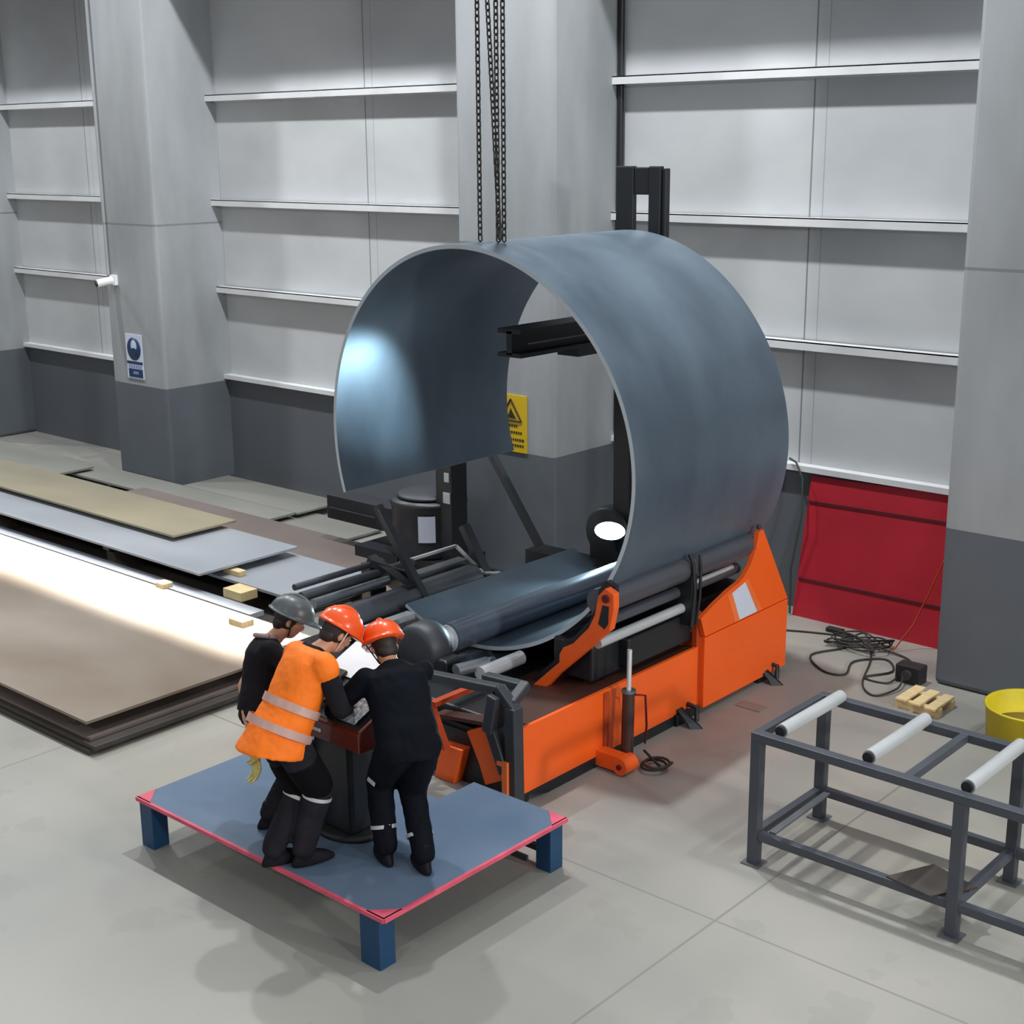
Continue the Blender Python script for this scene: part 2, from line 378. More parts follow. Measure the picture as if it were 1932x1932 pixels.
# red panel leaning on the wall
r = empty('red_panel', (-6.35, 12.5, 0)); tag(r, 'large dark red sheet panel leaning against the grey wall', 'panel')
A, B, C_, D = V((-7.12, 12.46, 0.0)), V((-5.16, 12.46, 0.0)), V((-5.16, 12.66, 1.50)), V((-7.08, 12.66, 1.46))
MB().prism([A, B, C_, D], (0, 0.02, 0)).build('sheet', M['red'], r)
for t in (0.27, 0.82):
    MB().bar(A.lerp(D, t)+V((0.02, -0.006, 0)), B.lerp(C_, t)+V((-0.02, -0.006, 0)), 0.012, 0.028).build('seam', M['redseam'], r)
tag(MB().tube([(-7.32, 12.62, 1.62), (-7.22, 12.58, 1.60), (-7.12, 12.55, 1.45), (-7.08, 12.5, 1.1), (-7.16, 12.46, 0.5), (-7.14, 12.44, 0.02)], 0.012, 6).build('air_hose', mat('green_hose', (52, 66, 60), 0.6), loc=(-7.1, 12.5, 0)), 'thin dark green hose hanging down beside the red panel', 'hose')
tag(MB().tube([(-5.48, 12.40, 0.92), (-5.58, 12.36, 0.6), (-5.70, 12.30, 0.25), (-5.80, 12.1, 0.012)], 0.008, 6).build('orange_cord', M['orange_dark'], loc=(-5.6, 12.3, 0)), 'thin orange cord hanging in front of the red panel', 'cord')
r = empty('power_socket', (-5.32, 11.72, 0)); tag(r, 'small black power socket box on the floor at the right column', 'socket')
MB().box(-5.44, -5.20, 11.42, 11.58, 0.0, 0.17).build('box', M['rubber'], r, bevel=0.01); MB().cyl((-5.32, 11.42, 0.09), (-5.32, 11.38, 0.09), 0.045, 14).build('outlet', M['dark'], r)
# tangle of cables
def cable(pts, name, label, rad=0.009, m='cord', cat='cable', group=None):
    P = [V((x, y, z)) for x, y, z in pts]; out = []
    for i in range(len(P)-1):
        p0, p1, p2, p3 = P[max(i-1, 0)], P[i], P[i+1], P[min(i+2, len(P)-1)]
        for s in range(5):
            t = s/5.0
            out.append(0.5*((2*p1)+(p2-p0)*t+(2*p0-5*p1+4*p2-p3)*t*t+(3*p1-p0-3*p2+p3)*t**3))
    out.append(P[-1])
    return tag(MB().tube(out, rad, 6).build(name, M[m], loc=P[0]), label, cat, group)
Z = 0.012
cable([(-7.3, 11.75, Z), (-6.85, 12.0, Z), (-6.5, 12.15, Z), (-6.3, 12.18, .03), (-6.15, 12.1, .05), (-5.9, 12.05, .03), (-5.6, 12.0, Z), (-5.38, 11.75, .02), (-5.33, 11.6, .06)], 'power_cable', 'black cable crossing the floor below the red panel to the socket')
cable([(-6.25, 12.15, .03), (-6.2, 11.9, Z), (-6.35, 11.5, Z), (-6.05, 11.2, Z), (-5.85, 11.25, Z), (-5.95, 11.6, Z), (-5.75, 11.85, Z), (-5.55, 11.6, Z), (-5.68, 11.3, Z), (-5.45, 11.3, Z), (-5.42, 11.5, .05)], 'welding_cable', 'black cable lying in wide S loops on the floor by the socket', 0.010)
cable([(-6.1, 12.2, .05), (-5.85, 11.75, Z), (-5.62, 11.15, Z), (-5.4, 10.95, Z), (-5.3, 11.2, .03), (-5.35, 11.4, .08)], 'extension_cable', 'thin dark cable curving towards the pale wooden pallet')
def tangle():
    out = []
    rr = random.Random(3)
    for i in range(46):
        a = i*0.9; R = 0.10+0.12*rr.random()
        out.append(V((-6.12+R*1.5*math.cos(a), 12.02+R*math.sin(a*1.13), 0.02+0.07*rr.random())))
    cable([tuple(p) for p in out], 'cable_tangle', 'knotted black cable heap on the floor in front of red panel', 0.009)
tangle()
tag(MB().box(-6.60, -6.42, 12.22, 12.30, 0, 0.045).build('cable_plug', M['rubber'], loc=(-6.5, 12.25, 0), bevel=0.01), 'small black plug on the floor beneath the red panel', 'plug')
# pallet and yellow bin
r = empty('wood_pallet', (-5.0, 11.0, 0)); tag(r, 'pale wooden pallet with three slats on the floor by the right column', 'pallet')
for i in range(3):
    cx = -5.10+i*0.145; MB().box(cx-0.048, cx+0.048, 10.84-i*0.02, 11.24-i*0.02, 0.07, 0.095).build('slat', M['wood'], r, bevel=0.006)
for y in (10.87, 11.12): MB().box(-5.16, -4.75, y, y+0.06, 0.0, 0.07).build('runner', M['wood'], r)
r = empty('yellow_bin', (-4.02, 10.85, 0)); tag(r, 'round yellow open bin at the foot of the right column', 'bin')
MB().lathe((-3.97, 10.85, 0), (0, 0, 1), [(0.0, 0.0), (0.33, 0.0), (0.35, 0.31), (0.365, 0.32), (0.355, 0.335), (0.33, 0.32), (0.31, 0.03), (0, 0.03)], 40).build('tub', M['yellow'], r)
MB().lathe((-3.97, 10.85, 0.045), (0, 0, 1), [(0, 0.0), (0.30, 0.0), (0.30, 0.10), (0, 0.12)], 30).build('filling', mat('bin_inside', (122, 104, 34), 0.8), r)

# ------------------------------------------------------------------ stacks of steel plate
def plate(x0, x1, y0, y1, z0, z1, m, label, group='steel plates on the floor'):
    return tag(MB().box(x0, x1, y0, y1, z0, z1, 0).build('steel_plate', M[m], loc=((x0+x1)/2, (y0+y1)/2, z0)), label, 'steel plate', group)
XL = -24
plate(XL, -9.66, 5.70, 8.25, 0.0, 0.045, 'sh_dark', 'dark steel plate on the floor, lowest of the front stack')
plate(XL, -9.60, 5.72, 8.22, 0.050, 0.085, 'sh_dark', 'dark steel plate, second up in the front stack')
plate(XL, -9.72, 5.76, 8.24, 0.090, 0.115, 'sh_umber', 'steel plate with a pale edge strip, third up in the front stack')
plate(XL, -9.76, 5.76, 8.32, 0.225, 0.25, 'sh_brown', 'big brown steel plate on top of the front stack')
plate(XL, -11.02, 8.44, 8.62, 0.15, 0.20, 'sh_blue', 'narrow bright steel strip behind the brown front plate')
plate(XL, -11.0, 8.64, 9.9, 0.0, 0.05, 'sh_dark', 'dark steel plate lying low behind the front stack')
plate(XL, -10.95, 8.86, 9.95, 0.27, 0.30, 'sh_blue', 'bluish grey steel plate sticking out under a longer pale one')
plate(XL, -12.0, 8.56, 9.92, 0.385, 0.41, 'sh_blue', 'pale bluish steel plate, highest behind the front stack')
plate(-16.5, -10.4, 9.78, 10.95, 0.19, 0.215, 'sh_umber', 'dull umber steel plate running towards the machine')
plate(XL, -13.25, 9.13, 10.03, 0.46, 0.485, 'sh_yel', 'straw coloured steel plate in front of the left column')
plate(XL, -14.05, 11.0, 11.58, 0.10, 0.13, 'sh_pale', 'pale grey steel plate lying along the column foot')
plate(-16.5, -14.02, 11.60, 12.40, 0.10, 0.125, 'sh_pale', 'pale steel plate on the floor against the grey wall')
plate(-15.2, -12.78, 11.15, 11.95, 0.02, 0.05, 'sh_pale', 'pale steel plate under the left arm of the black power unit')
plate(XL, -18.3, 10.5, 11.3, 0.16, 0.19, 'sh_pale', 'greyish steel plate at far left before the columns')
def blk(c, s, label, m='wood', name='wood_block'):
    x, y, z = c; a, b, h = s
    return tag(MB().box(x-a, x+a, y-b, y+b, z, z+h).build(name, M[m], loc=c, bevel=0.006), label, 'block', 'timber spacers between the plates')
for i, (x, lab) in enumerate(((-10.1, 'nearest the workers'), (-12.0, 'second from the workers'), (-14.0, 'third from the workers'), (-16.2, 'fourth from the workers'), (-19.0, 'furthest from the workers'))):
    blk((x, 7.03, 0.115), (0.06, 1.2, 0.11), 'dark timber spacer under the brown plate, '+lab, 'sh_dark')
blk((-12.33, 8.34, 0.25), (0.07, 0.06, 0.06), 'small pale block on the bright rear edge of the brown plate')
blk((-11.55, 8.74, 0.20), (0.15, 0.11, 0.10), 'chunky pale wooden block between the plate stacks')
blk((-12.0, 9.02, 0.30), (0.14, 0.05, 0.06), 'whitish wooden batten under the pale bluish plate')
blk((-10.72, 8.10, 0.25), (0.11, 0.07, 0.07), 'pale wooden block beside the worker with grey helmet')
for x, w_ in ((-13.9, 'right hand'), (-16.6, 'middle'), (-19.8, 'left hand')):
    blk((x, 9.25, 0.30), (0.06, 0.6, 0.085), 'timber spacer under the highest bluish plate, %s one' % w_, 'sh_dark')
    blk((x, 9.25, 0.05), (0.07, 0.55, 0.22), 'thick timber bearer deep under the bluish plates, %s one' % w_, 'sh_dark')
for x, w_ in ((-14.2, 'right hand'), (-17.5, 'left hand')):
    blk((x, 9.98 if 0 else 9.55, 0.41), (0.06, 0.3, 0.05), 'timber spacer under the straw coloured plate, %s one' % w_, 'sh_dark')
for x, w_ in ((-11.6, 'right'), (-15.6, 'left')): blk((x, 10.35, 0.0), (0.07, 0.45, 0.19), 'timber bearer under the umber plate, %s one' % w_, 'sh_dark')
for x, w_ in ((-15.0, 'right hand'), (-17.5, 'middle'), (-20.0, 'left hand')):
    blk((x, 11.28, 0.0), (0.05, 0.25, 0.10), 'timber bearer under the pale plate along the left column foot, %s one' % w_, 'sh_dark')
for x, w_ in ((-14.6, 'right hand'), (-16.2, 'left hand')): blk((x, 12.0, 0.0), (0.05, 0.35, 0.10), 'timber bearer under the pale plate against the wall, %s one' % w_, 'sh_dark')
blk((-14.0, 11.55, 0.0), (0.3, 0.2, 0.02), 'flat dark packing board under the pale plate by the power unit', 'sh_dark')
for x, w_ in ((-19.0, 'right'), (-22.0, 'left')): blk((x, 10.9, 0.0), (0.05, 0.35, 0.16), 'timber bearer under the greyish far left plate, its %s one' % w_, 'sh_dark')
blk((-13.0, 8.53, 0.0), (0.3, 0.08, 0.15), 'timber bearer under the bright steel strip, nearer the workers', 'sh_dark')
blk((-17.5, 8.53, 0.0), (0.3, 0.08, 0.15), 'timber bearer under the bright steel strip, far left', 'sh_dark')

# ------------------------------------------------------------------ rolled shell
CX, CZ = -7.915, 2.292
YN, YF = 8.398, 10.774
near = [(-160.6,1.642),(-173.3,1.676),(168.7,1.665),(149.1,1.71),(137.9,1.718),(123.3,1.727),(112.7,1.727),(98.5,1.733),(90.1,1.724),(79.2,1.704),(69.3,1.70),(59.1,1.70),(47.7,1.69),(38.3,1.695),(27.6,1.705),(18.9,1.72),(13.0,1.735),(4.3,1.743),(-4.6,1.745),(-13.5,1.719),(-23.9,1.721),(-35.4,1.712),(-43.2,1.694),(-54.9,1.669),(-66.3,1.679),(-79.2,1.698),(-100,1.70),(-118,1.70)]
far = [(91.6,1.703),(68.6,1.676),(56.9,1.637),(46.1,1.618),(36.2,1.602),(24.4,1.611),(13.3,1.63),(3.4,1.644),(-9.9,1.662),(-17.9,1.664),(-28.5,1.69),(137.2,1.739),(147.1,1.722),(169.7,1.686),(-179.8,1.699),(-167.7,1.707),(-159.3,1.723),(-60,1.685),(-90,1.695),(-118,1.70)]
def fitr(t, h=3):
    a = np.radians([p[0] for p in t]); cols_ = [np.ones_like(a)]
    for q in range(1, h+1): cols_ += [np.cos(q*a), np.sin(q*a)]
    s = np.linalg.lstsq(np.array(cols_).T, np.array([p[1] for p in t]), rcond=None)[0]
    return lambda th: s[0] + sum(s[2*q-1]*math.cos(q*th)+s[2*q]*math.sin(q*th) for q in range(1, h+1))
fn, ff = fitr(near), fitr(far)
def shell():
    NT, NY, TH = 150, 18, 0.034
    a0, a1 = math.radians(-118), math.radians(200)
    def P(i, j, d):
        t = a0+(a1-a0)*i/NT; y = YN+(YF-YN)*j/NY; k = j/NY
        R = fn(t)*(1-k)+ff(t)*k - d
        return V((CX+R*math.cos(t), y, CZ+R*math.sin(t)))
    mb = MB(); o = [P(i, j, 0) for i in range(NT+1) for j in range(NY+1)]; n = [P(i, j, TH) for i in range(NT+1) for j in range(NY+1)]
    q = lambda i, j: i*(NY+1)+j
    mb.add(o, [(q(i, j), q(i+1, j), q(i+1, j+1), q(i, j+1))[::-1] for i in range(NT) for j in range(NY)], 0, True)
    mb.add(n, [(q(i, j), q(i+1, j), q(i+1, j+1), q(i, j+1)) for i in range(NT) for j in range(NY)], 0, True)
    for j in (0, NY):
        e = [P(i, j, 0) for i in range(NT+1)] + [P(i, j, TH) for i in range(NT+1)]
        mb.add(e, [(i, i+1, NT+2+i, NT+1+i) if j == 0 else (i+1, i, NT+1+i, NT+2+i) for i in range(NT)], 1)
    for i in (0, NT):
        e = [P(i, j, 0) for j in range(NY+1)] + [P(i, j, TH) for j in range(NY+1)]
        mb.add(e, [(j+1, j, NY+1+j, NY+2+j) if i == 0 else (j, j+1, NY+2+j, NY+1+j) for j in range(NY)], 1)
    o = mb.build('rolled_shell', [M['shell'], M['shell_edge']], loc=(CX, YN, CZ-1.7))
    tag(o, 'huge open cylinder of bent dark steel plate held in the orange rolling machine', 'steel shell')
shell()
# hoist chains
def chain(p, q, label):
    p, q = V(p), V(q); d = q-p; L = d.length; t = d.normalized(); a = t.cross(V((1, 0, 0))).normalized(); b = t.cross(a)
    mb = MB(); n = int(L/0.05)
    for i in range(n):
        c = p+t*(i+0.5)*L/n; s = a if i % 2 else b
        mb.tube([c+t*0.033+s*0.0, c+t*0.02+s*0.018, c-t*0.02+s*0.018, c-t*0.033, c-t*0.02-s*0.018, c+t*0.02-s*0.018, c+t*0.033], 0.0068, 5, caps=False)
    return tag(mb.build('hoist_chain', M['cord'], loc=p), label, 'chain', 'lifting chains')
chain((-8.06, 8.75, 4.02), (-8.06, 8.75, 9.5), 'left steel lifting chain hanging over the shell')
chain((-8.02, 8.95, 4.02), (-8.16, 8.75, 9.5), 'middle lifting chain crossing close to the left one')
chain((-7.86, 8.75, 4.02), (-7.86, 8.75, 9.5), 'right steel lifting chain above the shell')
chain((-7.84, 8.80, 4.02), (-7.82, 8.80, 9.5), 'lifting chain doubled against the right one')

# ------------------------------------------------------------------ plate bending machine
mach = empty('plate_bending_machine', (-7.9, 9.1, 0))
tag(mach, 'large orange and black plate rolling machine in the middle of the hall', 'machine')
XF = -6.38
O, K = M['orange'], M['black']
mb = MB(); mb.box(XF-0.03, XF, 7.30, 9.60, 0.09, 0.62)
MB().prism([(XF-0.03, 7.30, 0.615), (XF-0.9, 7.30, 0.50), (XF-0.9, 7.30, 0.47), (XF-0.03, 7.30, 0.585)], (0, 2.3, 0)).build('inner_tray', mat('shaded_tray_brown', (70, 38, 28), 0.55), mach)  # black-brown colour carries the shade of the recess behind the panel
mb.build('front_panel', O, mach)
MB().prism([(XF, 7.32, 0.09), (XF, 9.6, 0.09), (XF, 9.6, 0.0), (XF, 7.6, 0.0)], (-0.1, 0, 0)).build('gap_shade_strip', K, mach)  # black strip stands in for the shaded gap under the panel
MB().box(-9.4, -6.5, 7.35, 10.95, 0.04, 0.46).build('bed_frame', K, mach)
MB().box(XF-0.004, XF+0.012, 8.28, 8.34, 0.09, 0.60).build('panel_joint', M['orange_dark'], mach)
# cabinet and wing
XC = -6.33
c = MB().prism([(XC, 9.63, 0.06), (XC, 10.99, 0.06), (XC, 10.99, 0.71), (XC, 9.63, 0.70)], (-0.30, 0, 0)).build('side_cabinet', O, mach, bevel=0.008)
MB().box(-9.3, XC-0.30, 10.72, 10.99, 0.06, 0.70).build('end_housing', K, mach)
wing = [(9.63, 0.712), (9.56, 0.888), (9.765, 0.966), (10.0, 1.039), (10.14, 1.068), (10.22, 1.10), (10.32, 1.18), (10.40, 1.31), (10.445, 1.46), (10.514, 1.475), (10.985, 0.722)]
wg = MB().prism([(XC, y, z) for y, z in wing], (-0.05, 0, 0)).build('curved_wing', O, mach, bevel=0.004)
MB().prism([(XC+0.004, 10.03, 1.005), (XC+0.004, 10.235, 1.055), (XC+0.004, 10.45, 0.73), (XC+0.004, 10.165, 0.727)], (-0.004, 0, 0)).build('white_stripe', M['signwhite'], wg)
MB().prism([(XC+0.003, 9.965, 0.995), (XC+0.003, 10.285, 1.07), (XC+0.003, 10.53, 0.727), (XC+0.003, 10.09, 0.722)], (-0.003, 0, 0)).build('stripe_border', M['orange_light'], wg)
MB().ball((XC-0.03, 10.48, 1.50), 0.022).build('tip_knob', M['dark'], wg)
MB().box(XF-0.05, XF-0.005, 9.58, 9.64, 0.08, 0.93).build('cabinet_edge', M['orange_dark'], mach)
# feet
for y in (9.36, 10.66):
    f = MB(); f.box(XC-0.12, XC-0.02, y-0.10, y+0.10, 0.0, 0.10); f.prism([(XC+0.10, y-0.07, 0.0), (XC+0.17, y, 0.0), (XC-0.05, y, 0.14), (XC-0.05, y-0.07, 0.14)], (0, 0.02, 0)); f.tube([(XC+0.06, y+0.08, 0.02), (XC+0.05, y+0.10, 0.13), (XC-0.05, y+0.10, 0.14)], 0.022, 8)
    f.build('levelling_foot', K, mach)
# rolls
RT = MB(); RT.cyl((CX, 8.14, 0.748), (CX, 10.9, 0.748), 0.126, 48); RT.build('top_roll', M['roll'], mach)
MB().cyl((CX, 7.98, 0.748), (CX, 8.14, 0.748), 0.095, 32).cyl((CX, 8.09, 0.748), (CX, 8.12, 0.748), 0.120, 32).build('roll_journal', M['chrome'], mach)
MB().cyl((CX, 8.1, 0.40), (CX, 10.9, 0.40), 0.155, 40).build('bottom_roll', M['roll'], mach)
MB().cyl((-6.46, 8.30, 1.33), (-6.46, 10.45, 1.33), 0.105, 32).build('side_roll', M['rolldark'], mach)
MB().cyl((-6.50, 8.30, 1.125), (-6.50, 10.35, 1.125), 0.05, 20).build('tie_rod', M['rolldark'], mach)
MB().cyl((-6.44, 8.28, 1.00), (-6.44, 9.45, 1.00), 0.042, 20).build('tie_rod', M['roller'], mach)
MB().cyl((-6.48, 9.5, 1.16), (-6.48, 10.25, 1.16), 0.024, 16).build('tie_rod', M['chrome'], mach)
cl = MB(); cl.box(-6.58, -6.34, 9.42, 9.50, 0.86, 1.30); cl.build('rod_clamp', K, mach)
MB().tube([(-6.38, 9.44, 1.48), (-6.34, 9.44, 1.40), (-6.335, 9.46, 1.15), (-6.335, 9.42, 0.85)], 0.018, 8).build('hose', M['rubber'], mach)
MB().tube([(-6.36, 9.56, 1.45), (-6.33, 9.54, 1.35), (-6.33, 9.53, 1.1), (-6.34, 9.5, 0.86)], 0.014, 8).build('hose', M['rubber'], mach)
MB().box(-6.95, -6.55, 8.35, 10.6, 0.62, 0.93).box(-6.62, -6.45, 8.7, 9.6, 0.66, 0.92).build('swing_beam', K, mach, bevel=0.02)
# swing arm
arm = [(-6.378,1.423),(-6.306,1.501),(-6.225,1.467),(-6.223,1.349),(-6.262,1.169),(-6.468,0.969),(-6.791,0.668),(-6.986,0.449),(-7.083,0.489),(-6.763,0.788),(-6.763,0.855),(-6.725,0.922),(-6.628,0.976),(-6.469,1.144),(-6.407,1.266)]
am = MB().prism([(x, 8.20, z) for x, z in arm], (0, 0.07, 0)).build('swing_arm', M['orange'], mach, bevel=0.006)
MB().prism([(-6.33, 8.196, 1.36), (-6.27, 8.196, 1.36), (-6.275, 8.196, 1.22), (-6.31, 8.196, 1.17), (-6.37, 8.196, 1.20)], (0, 0.006, 0)).build('slot', K, am)
MB().cyl((-6.295, 8.18, 1.42), (-6.295, 8.22, 1.42), 0.032, 16).build('pivot_pin', M['redseam'], am)
# black arm backing
MB().prism([(x*1.0-0.05, 8.28, z+0.03) for x, z in arm], (0, 0.05, 0)).build('arm_backing', K, mach)
# hydraulic cylinder on the front
cyb = MB().cyl((-6.20, 8.36, 0.02), (-6.22, 8.40, 0.62), 0.05, 20).build('hydraulic_cylinder', mat('cylinder_brown', (74, 50, 46), 0.4, 0.2), mach)
MB().cyl((-6.22, 8.40, 0.62), (-6.23, 8.42, 0.96), 0.020, 14).build('piston_rod', M['chrome'], cyb)
MB().tube([(-6.17, 8.42, 0.60), (-6.13, 8.50, 0.58), (-6.15, 8.55, 0.3), (-6.2, 8.6, 0.12)], 0.009, 6).build('hydraulic_hose', M['redseam'], cyb)
MB().cyl((-6.22, 8.40, 0.615), (-6.22, 8.40, 0.635), 0.058, 20).build('collar', M['grey_metal'], cyb)
br = MB(); br.box(XF-0.02, -6.14, 8.19, 8.30, 0.02, 0.15); br.cyl((-6.14, 8.18, 0.075), (-6.14, 8.34, 0.075), 0.07, 20); br.build('cylinder_bracket', O, mach, bevel=0.005)
MB().cyl((-6.14, 8.165, 0.075), (-6.14, 8.2, 0.075), 0.022, 12).build('bracket_pin', M['redseam'], mach)
hs = []
for i in range(30):
    a = i*0.45; hs.append((-6.02+0.10*math.cos(a)+0.002*i, 8.46+0.12*math.sin(a), 0.02+0.002*i))
tag(MB().tube([(-6.15, 8.52, 0.10)]+hs, 0.011, 6).build('coiled_hose', M['cord'], loc=(-6.0, 8.4, 0)), 'small coil of dark hose on the floor beside the hydraulic cylinder', 'hose')
# near end: bearing housing, guard, orange pieces
MB().lathe((-7.93, 7.72, 0.74), (0, 1, 0), [(0, 0), (0.18, 0), (0.22, 0.04), (0.225, 0.20), (0.20, 0.26), (0, 0.26)], 36).build('bearing_housing', M['dark'], mach)
MB().box(-8.22, -7.60, 7.76, 7.95, 0.46, 0.72).build('housing_foot', K, mach, bevel=0.02)
MB().cyl((-7.30, 7.85, 0.66), (-7.30, 8.35, 0.66), 0.06, 20).build('lower_journal', M['chrome'], mach)
MB().cyl((-7.52, 7.80, 0.66), (-7.52, 8.25, 0.60), 0.045, 16).cyl((-7.42, 7.7, 0.70), (-7.36, 8.0, 0.70), 0.05, 12).build('lower_linkage', M['grey_metal'], mach)
MB().box(-9.3, -6.75, 7.42, 8.0, 0.10, 0.55).box(-7.4, -6.8, 7.5, 7.9, 0.46, 0.52).build('dark_backdrop_block', K, mach, bevel=0.02)  # black box added as dark backdrop for the shaded inside of this end
gy = MB(); gy.bar((-7.25, 7.20, 0.86), (-6.50, 7.20, 0.93), 0.09, 0.07); gy.bar((-6.52, 7.20, 0.94), (-6.36, 7.20, 0.80), 0.09, 0.08); gy.bar((-6.37, 7.20, 0.83), (-6.36, 7.20, 0.0), 0.10, 0.11, upv=(0, 1, 0))
gy.bar((-6.85, 7.42, 0.88), (-6.45, 7.42, 0.90), 0.09, 0.06); gy.bar((-6.44, 7.42, 0.92), (-6.40, 7.20, 0.84), 0.08, 0.07)
gy.bar((-6.50, 7.20, 0.90), (-6.56, 7.20, 0.60), 0.09, 0.20, upv=(0, 1, 0)); gy.bar((-6.56, 7.20, 0.62), (-6.42, 7.20, 0.30), 0.09, 0.14, upv=(0, 1, 0))
gy.build('end_yoke', M['dark'], mach, bevel=0.012)
MB().bar((-6.60, 7.145, 0.68), (-6.56, 7.145, 0.55), 0.012, 0.02, upv=(0, 1, 0)).build('yoke_scratch', M['roller'], mach)
MB().prism([(-6.941,7.30,0.444),(-6.692,7.30,0.565),(-6.511,7.30,0.179),(-6.755,7.30,0.051),(-6.82,7.30,0.22)], (0, 0.12, 0)).build('tilt_block', O, mach, bevel=0.008)
MB().prism([(-7.16,7.24,0.30),(-6.93,7.24,0.31),(-7.03,7.24,0.0),(-7.24,7.24,0.0)], (0, 0.18, 0)).build('stop_block', O, mach, bevel=0.008)
MB().prism([(-6.47,7.12,0.40),(-6.37,7.12,0.41),(-6.37,7.12,0.0),(-6.42,7.12,0.0),(-6.42,7.12,0.37),(-6.47,7.12,0.37)], (0, 0.03, 0)).build('end_channel', M['orange_light'], mach)
MB().bar((-7.2, 7.20, 0.63), (-7.2, 7.78, 0.63), 0.06, 0.04).bar((-7.22, 7.20, 0.64), (-7.06, 7.20, 0.30), 0.03, 0.06, upv=(0, 1, 0)).build('end_rail', M['orange_dark'], mach)
MB().box(-7.9, XF-0.02, 7.33, 7.40, 0.0, 0.42).build('cavity_shade_plate', K, mach)  # shade of the open end cavity painted as a black plate
# left side rolls and tilted grating
MB().cyl((-9.0, 7.75, 0.70), (-9.0, 9.6, 0.70), 0.15, 32).build('side_roll', M['rolldark'], mach)
MB().cyl((-9.17, 7.72, 0.89), (-9.17, 8.62, 0.89), 0.045, 16).build('tie_rod', M['steel'], mach)
MB().cyl((-9.33, 7.72, 0.92), (-9.33, 9.1, 0.92), 0.045, 16).cyl((-9.42, 7.72, 0.99), (-9.42, 8.8, 0.99), 0.03, 12).build('tie_rod', M['dark'], mach)
MB().bar((-8.62, 7.85, 0.74), (-8.62, 8.38, 0.74), 0.10, 0.05).build('cover_strip', M['roller'], mach)
cb = MB(); cb.bar((-9.48, 8.70, 1.0), (-8.95, 8.70, 0.80), 0.10, 0.13); cb.bar((-9.4, 8.62, 1.02), (-9.1, 8.9, 0.86), 0.05, 0.07); cb.box(-9.5, -9.38, 8.6, 8.8, 0.4, 1.0); cb.build('rod_clamp', K, mach)
g0, g1 = V((-9.34, 0, 0.95)), V((-8.98, 0, 0.74))
def gp(t, y): p = g0.lerp(g1, t); return V((p.x, y, p.z))
gr = MB()
for t in (0.0, 1.0): gr.bar(gp(t, 8.95), gp(t, 9.72), 0.03, 0.025)
for y in (8.95, 9.72): gr.bar(gp(0, y), gp(1, y), 0.03, 0.025)
gr.build('grating_frame', M['roller'], mach)
for t in (0.42, 0.84): MB().bar(gp(t, 9.0), gp(t, 9.66), 0.12, 0.015).build('grating_slat', M['grey_metal'], mach)
MB().bar(gp(0.5, 9.0)-V((0, 0, .04)), gp(0.5, 9.7)-V((0, 0, .04)), 0.34, 0.02).build('grating_pan', K, mach)
MB().cyl((-8.95, 9.72, 0.74), (-8.80, 9.78, 0.76), 0.02, 8).build('grating_handle', M['roller'], mach)
for q, (a, b) in enumerate((((-9.46, 8.80, 1.52), (-8.80, 8.80, 0.64)), ((-10.0, 10.95, 1.63), (-9.25, 10.95, 0.62)), ((-9.30, 9.80, 1.15), (-9.0, 9.80, 0.68)))):
    MB().bar(a, b, 0.07, 0.07 if q != 2 else 0.10, upv=(0, 1, 0)).build('support_brace', M['dark'], mach)
# central mast and beam above the rolls
ms = MB(); ms.box(-8.36, -8.16, 10.98, 11.05, 0.3, 4.58); ms.box(-7.98, -7.85, 10.98, 11.05, 0.3, 4.58); ms.box(-8.155, -7.985, 10.99, 11.04, 4.32, 4.57); ms.box(-7.835, -7.80, 11.0, 11.08, 0.3, 4.56)
ms.build('mast', K, mach, bevel=0.01)
bm = MB(); bm.box(-8.06, -7.80, 8.95, 10.98, 3.24, 3.28); bm.box(-7.96, -7.90, 8.95, 10.98, 3.06, 3.26); bm.box(-8.06, -7.80, 8.95, 10.98, 3.04, 3.075); bm.box(-8.06, -7.82, 9.75, 10.98, 2.96, 3.05)
bm.build('support_beam', M['black'], mach)
MB().box(-7.80, -7.79, 9.05, 10.0, 3.15, 3.162).build('beam_line', M['sh_brown'], mach)
MB().box(-8.6, -7.6, 10.92, 11.3, 0.05, 0.95).build('mast_base', K, mach)
MB().lathe((-8.42, 10.93, 0.98), (0, 1, 0), [(0, 0), (0.24, 0), (0.27, 0.04), (0.27, 0.3), (0, 0.3)], 30).build('drive_drum', M['dark'], mach)

# work lamp
lp = empty('work_lamp', (-8.25, 10.86, 0.95)); tag(lp, 'bright white work lamp glowing inside the lower right of the shell', 'lamp')
ln = V((0.35, -0.90, 0.32)).normalized(); ls = V((0.95, 0.36, 0)).normalized(); lu = ls.cross(ln).normalized()
lc = V((-8.24, 10.78, 1.07))
MB().loft([(lc-ln*0.12, ls*0.09, lu*0.06), (lc-ln*0.03, ls*0.17, lu*0.10), (lc-ln*0.005, ls*0.17, lu*0.10)], 32).build('lamp_housing', K, lp)
MB().loft([(lc-ln*0.01, ls*0.155, lu*0.088), (lc+ln*0.004, ls*0.155, lu*0.088), (lc+ln*0.012, ls*0.13, lu*0.07)], 32).build('lamp_lens', M['lampface'], lp)
MB().bar(lc-ln*0.08, (-8.25, 10.95, 0.8), 0.05, 0.05).build('lamp_bracket', K, lp)
def spot(loc, tgt, power, ang, blend, rad, color):
    d = bpy.data.lights.new('work_lamp_beam', 'SPOT'); d.energy = power; d.spot_size = math.radians(ang); d.spot_blend = blend; d.shadow_soft_size = rad; d.color = color
    o = bpy.data.objects.new('work_lamp_beam', d); COL.objects.link(o); o.location = loc; o.rotation_euler = (V(tgt)-V(loc)).to_track_quat('-Z', 'Y').to_euler()
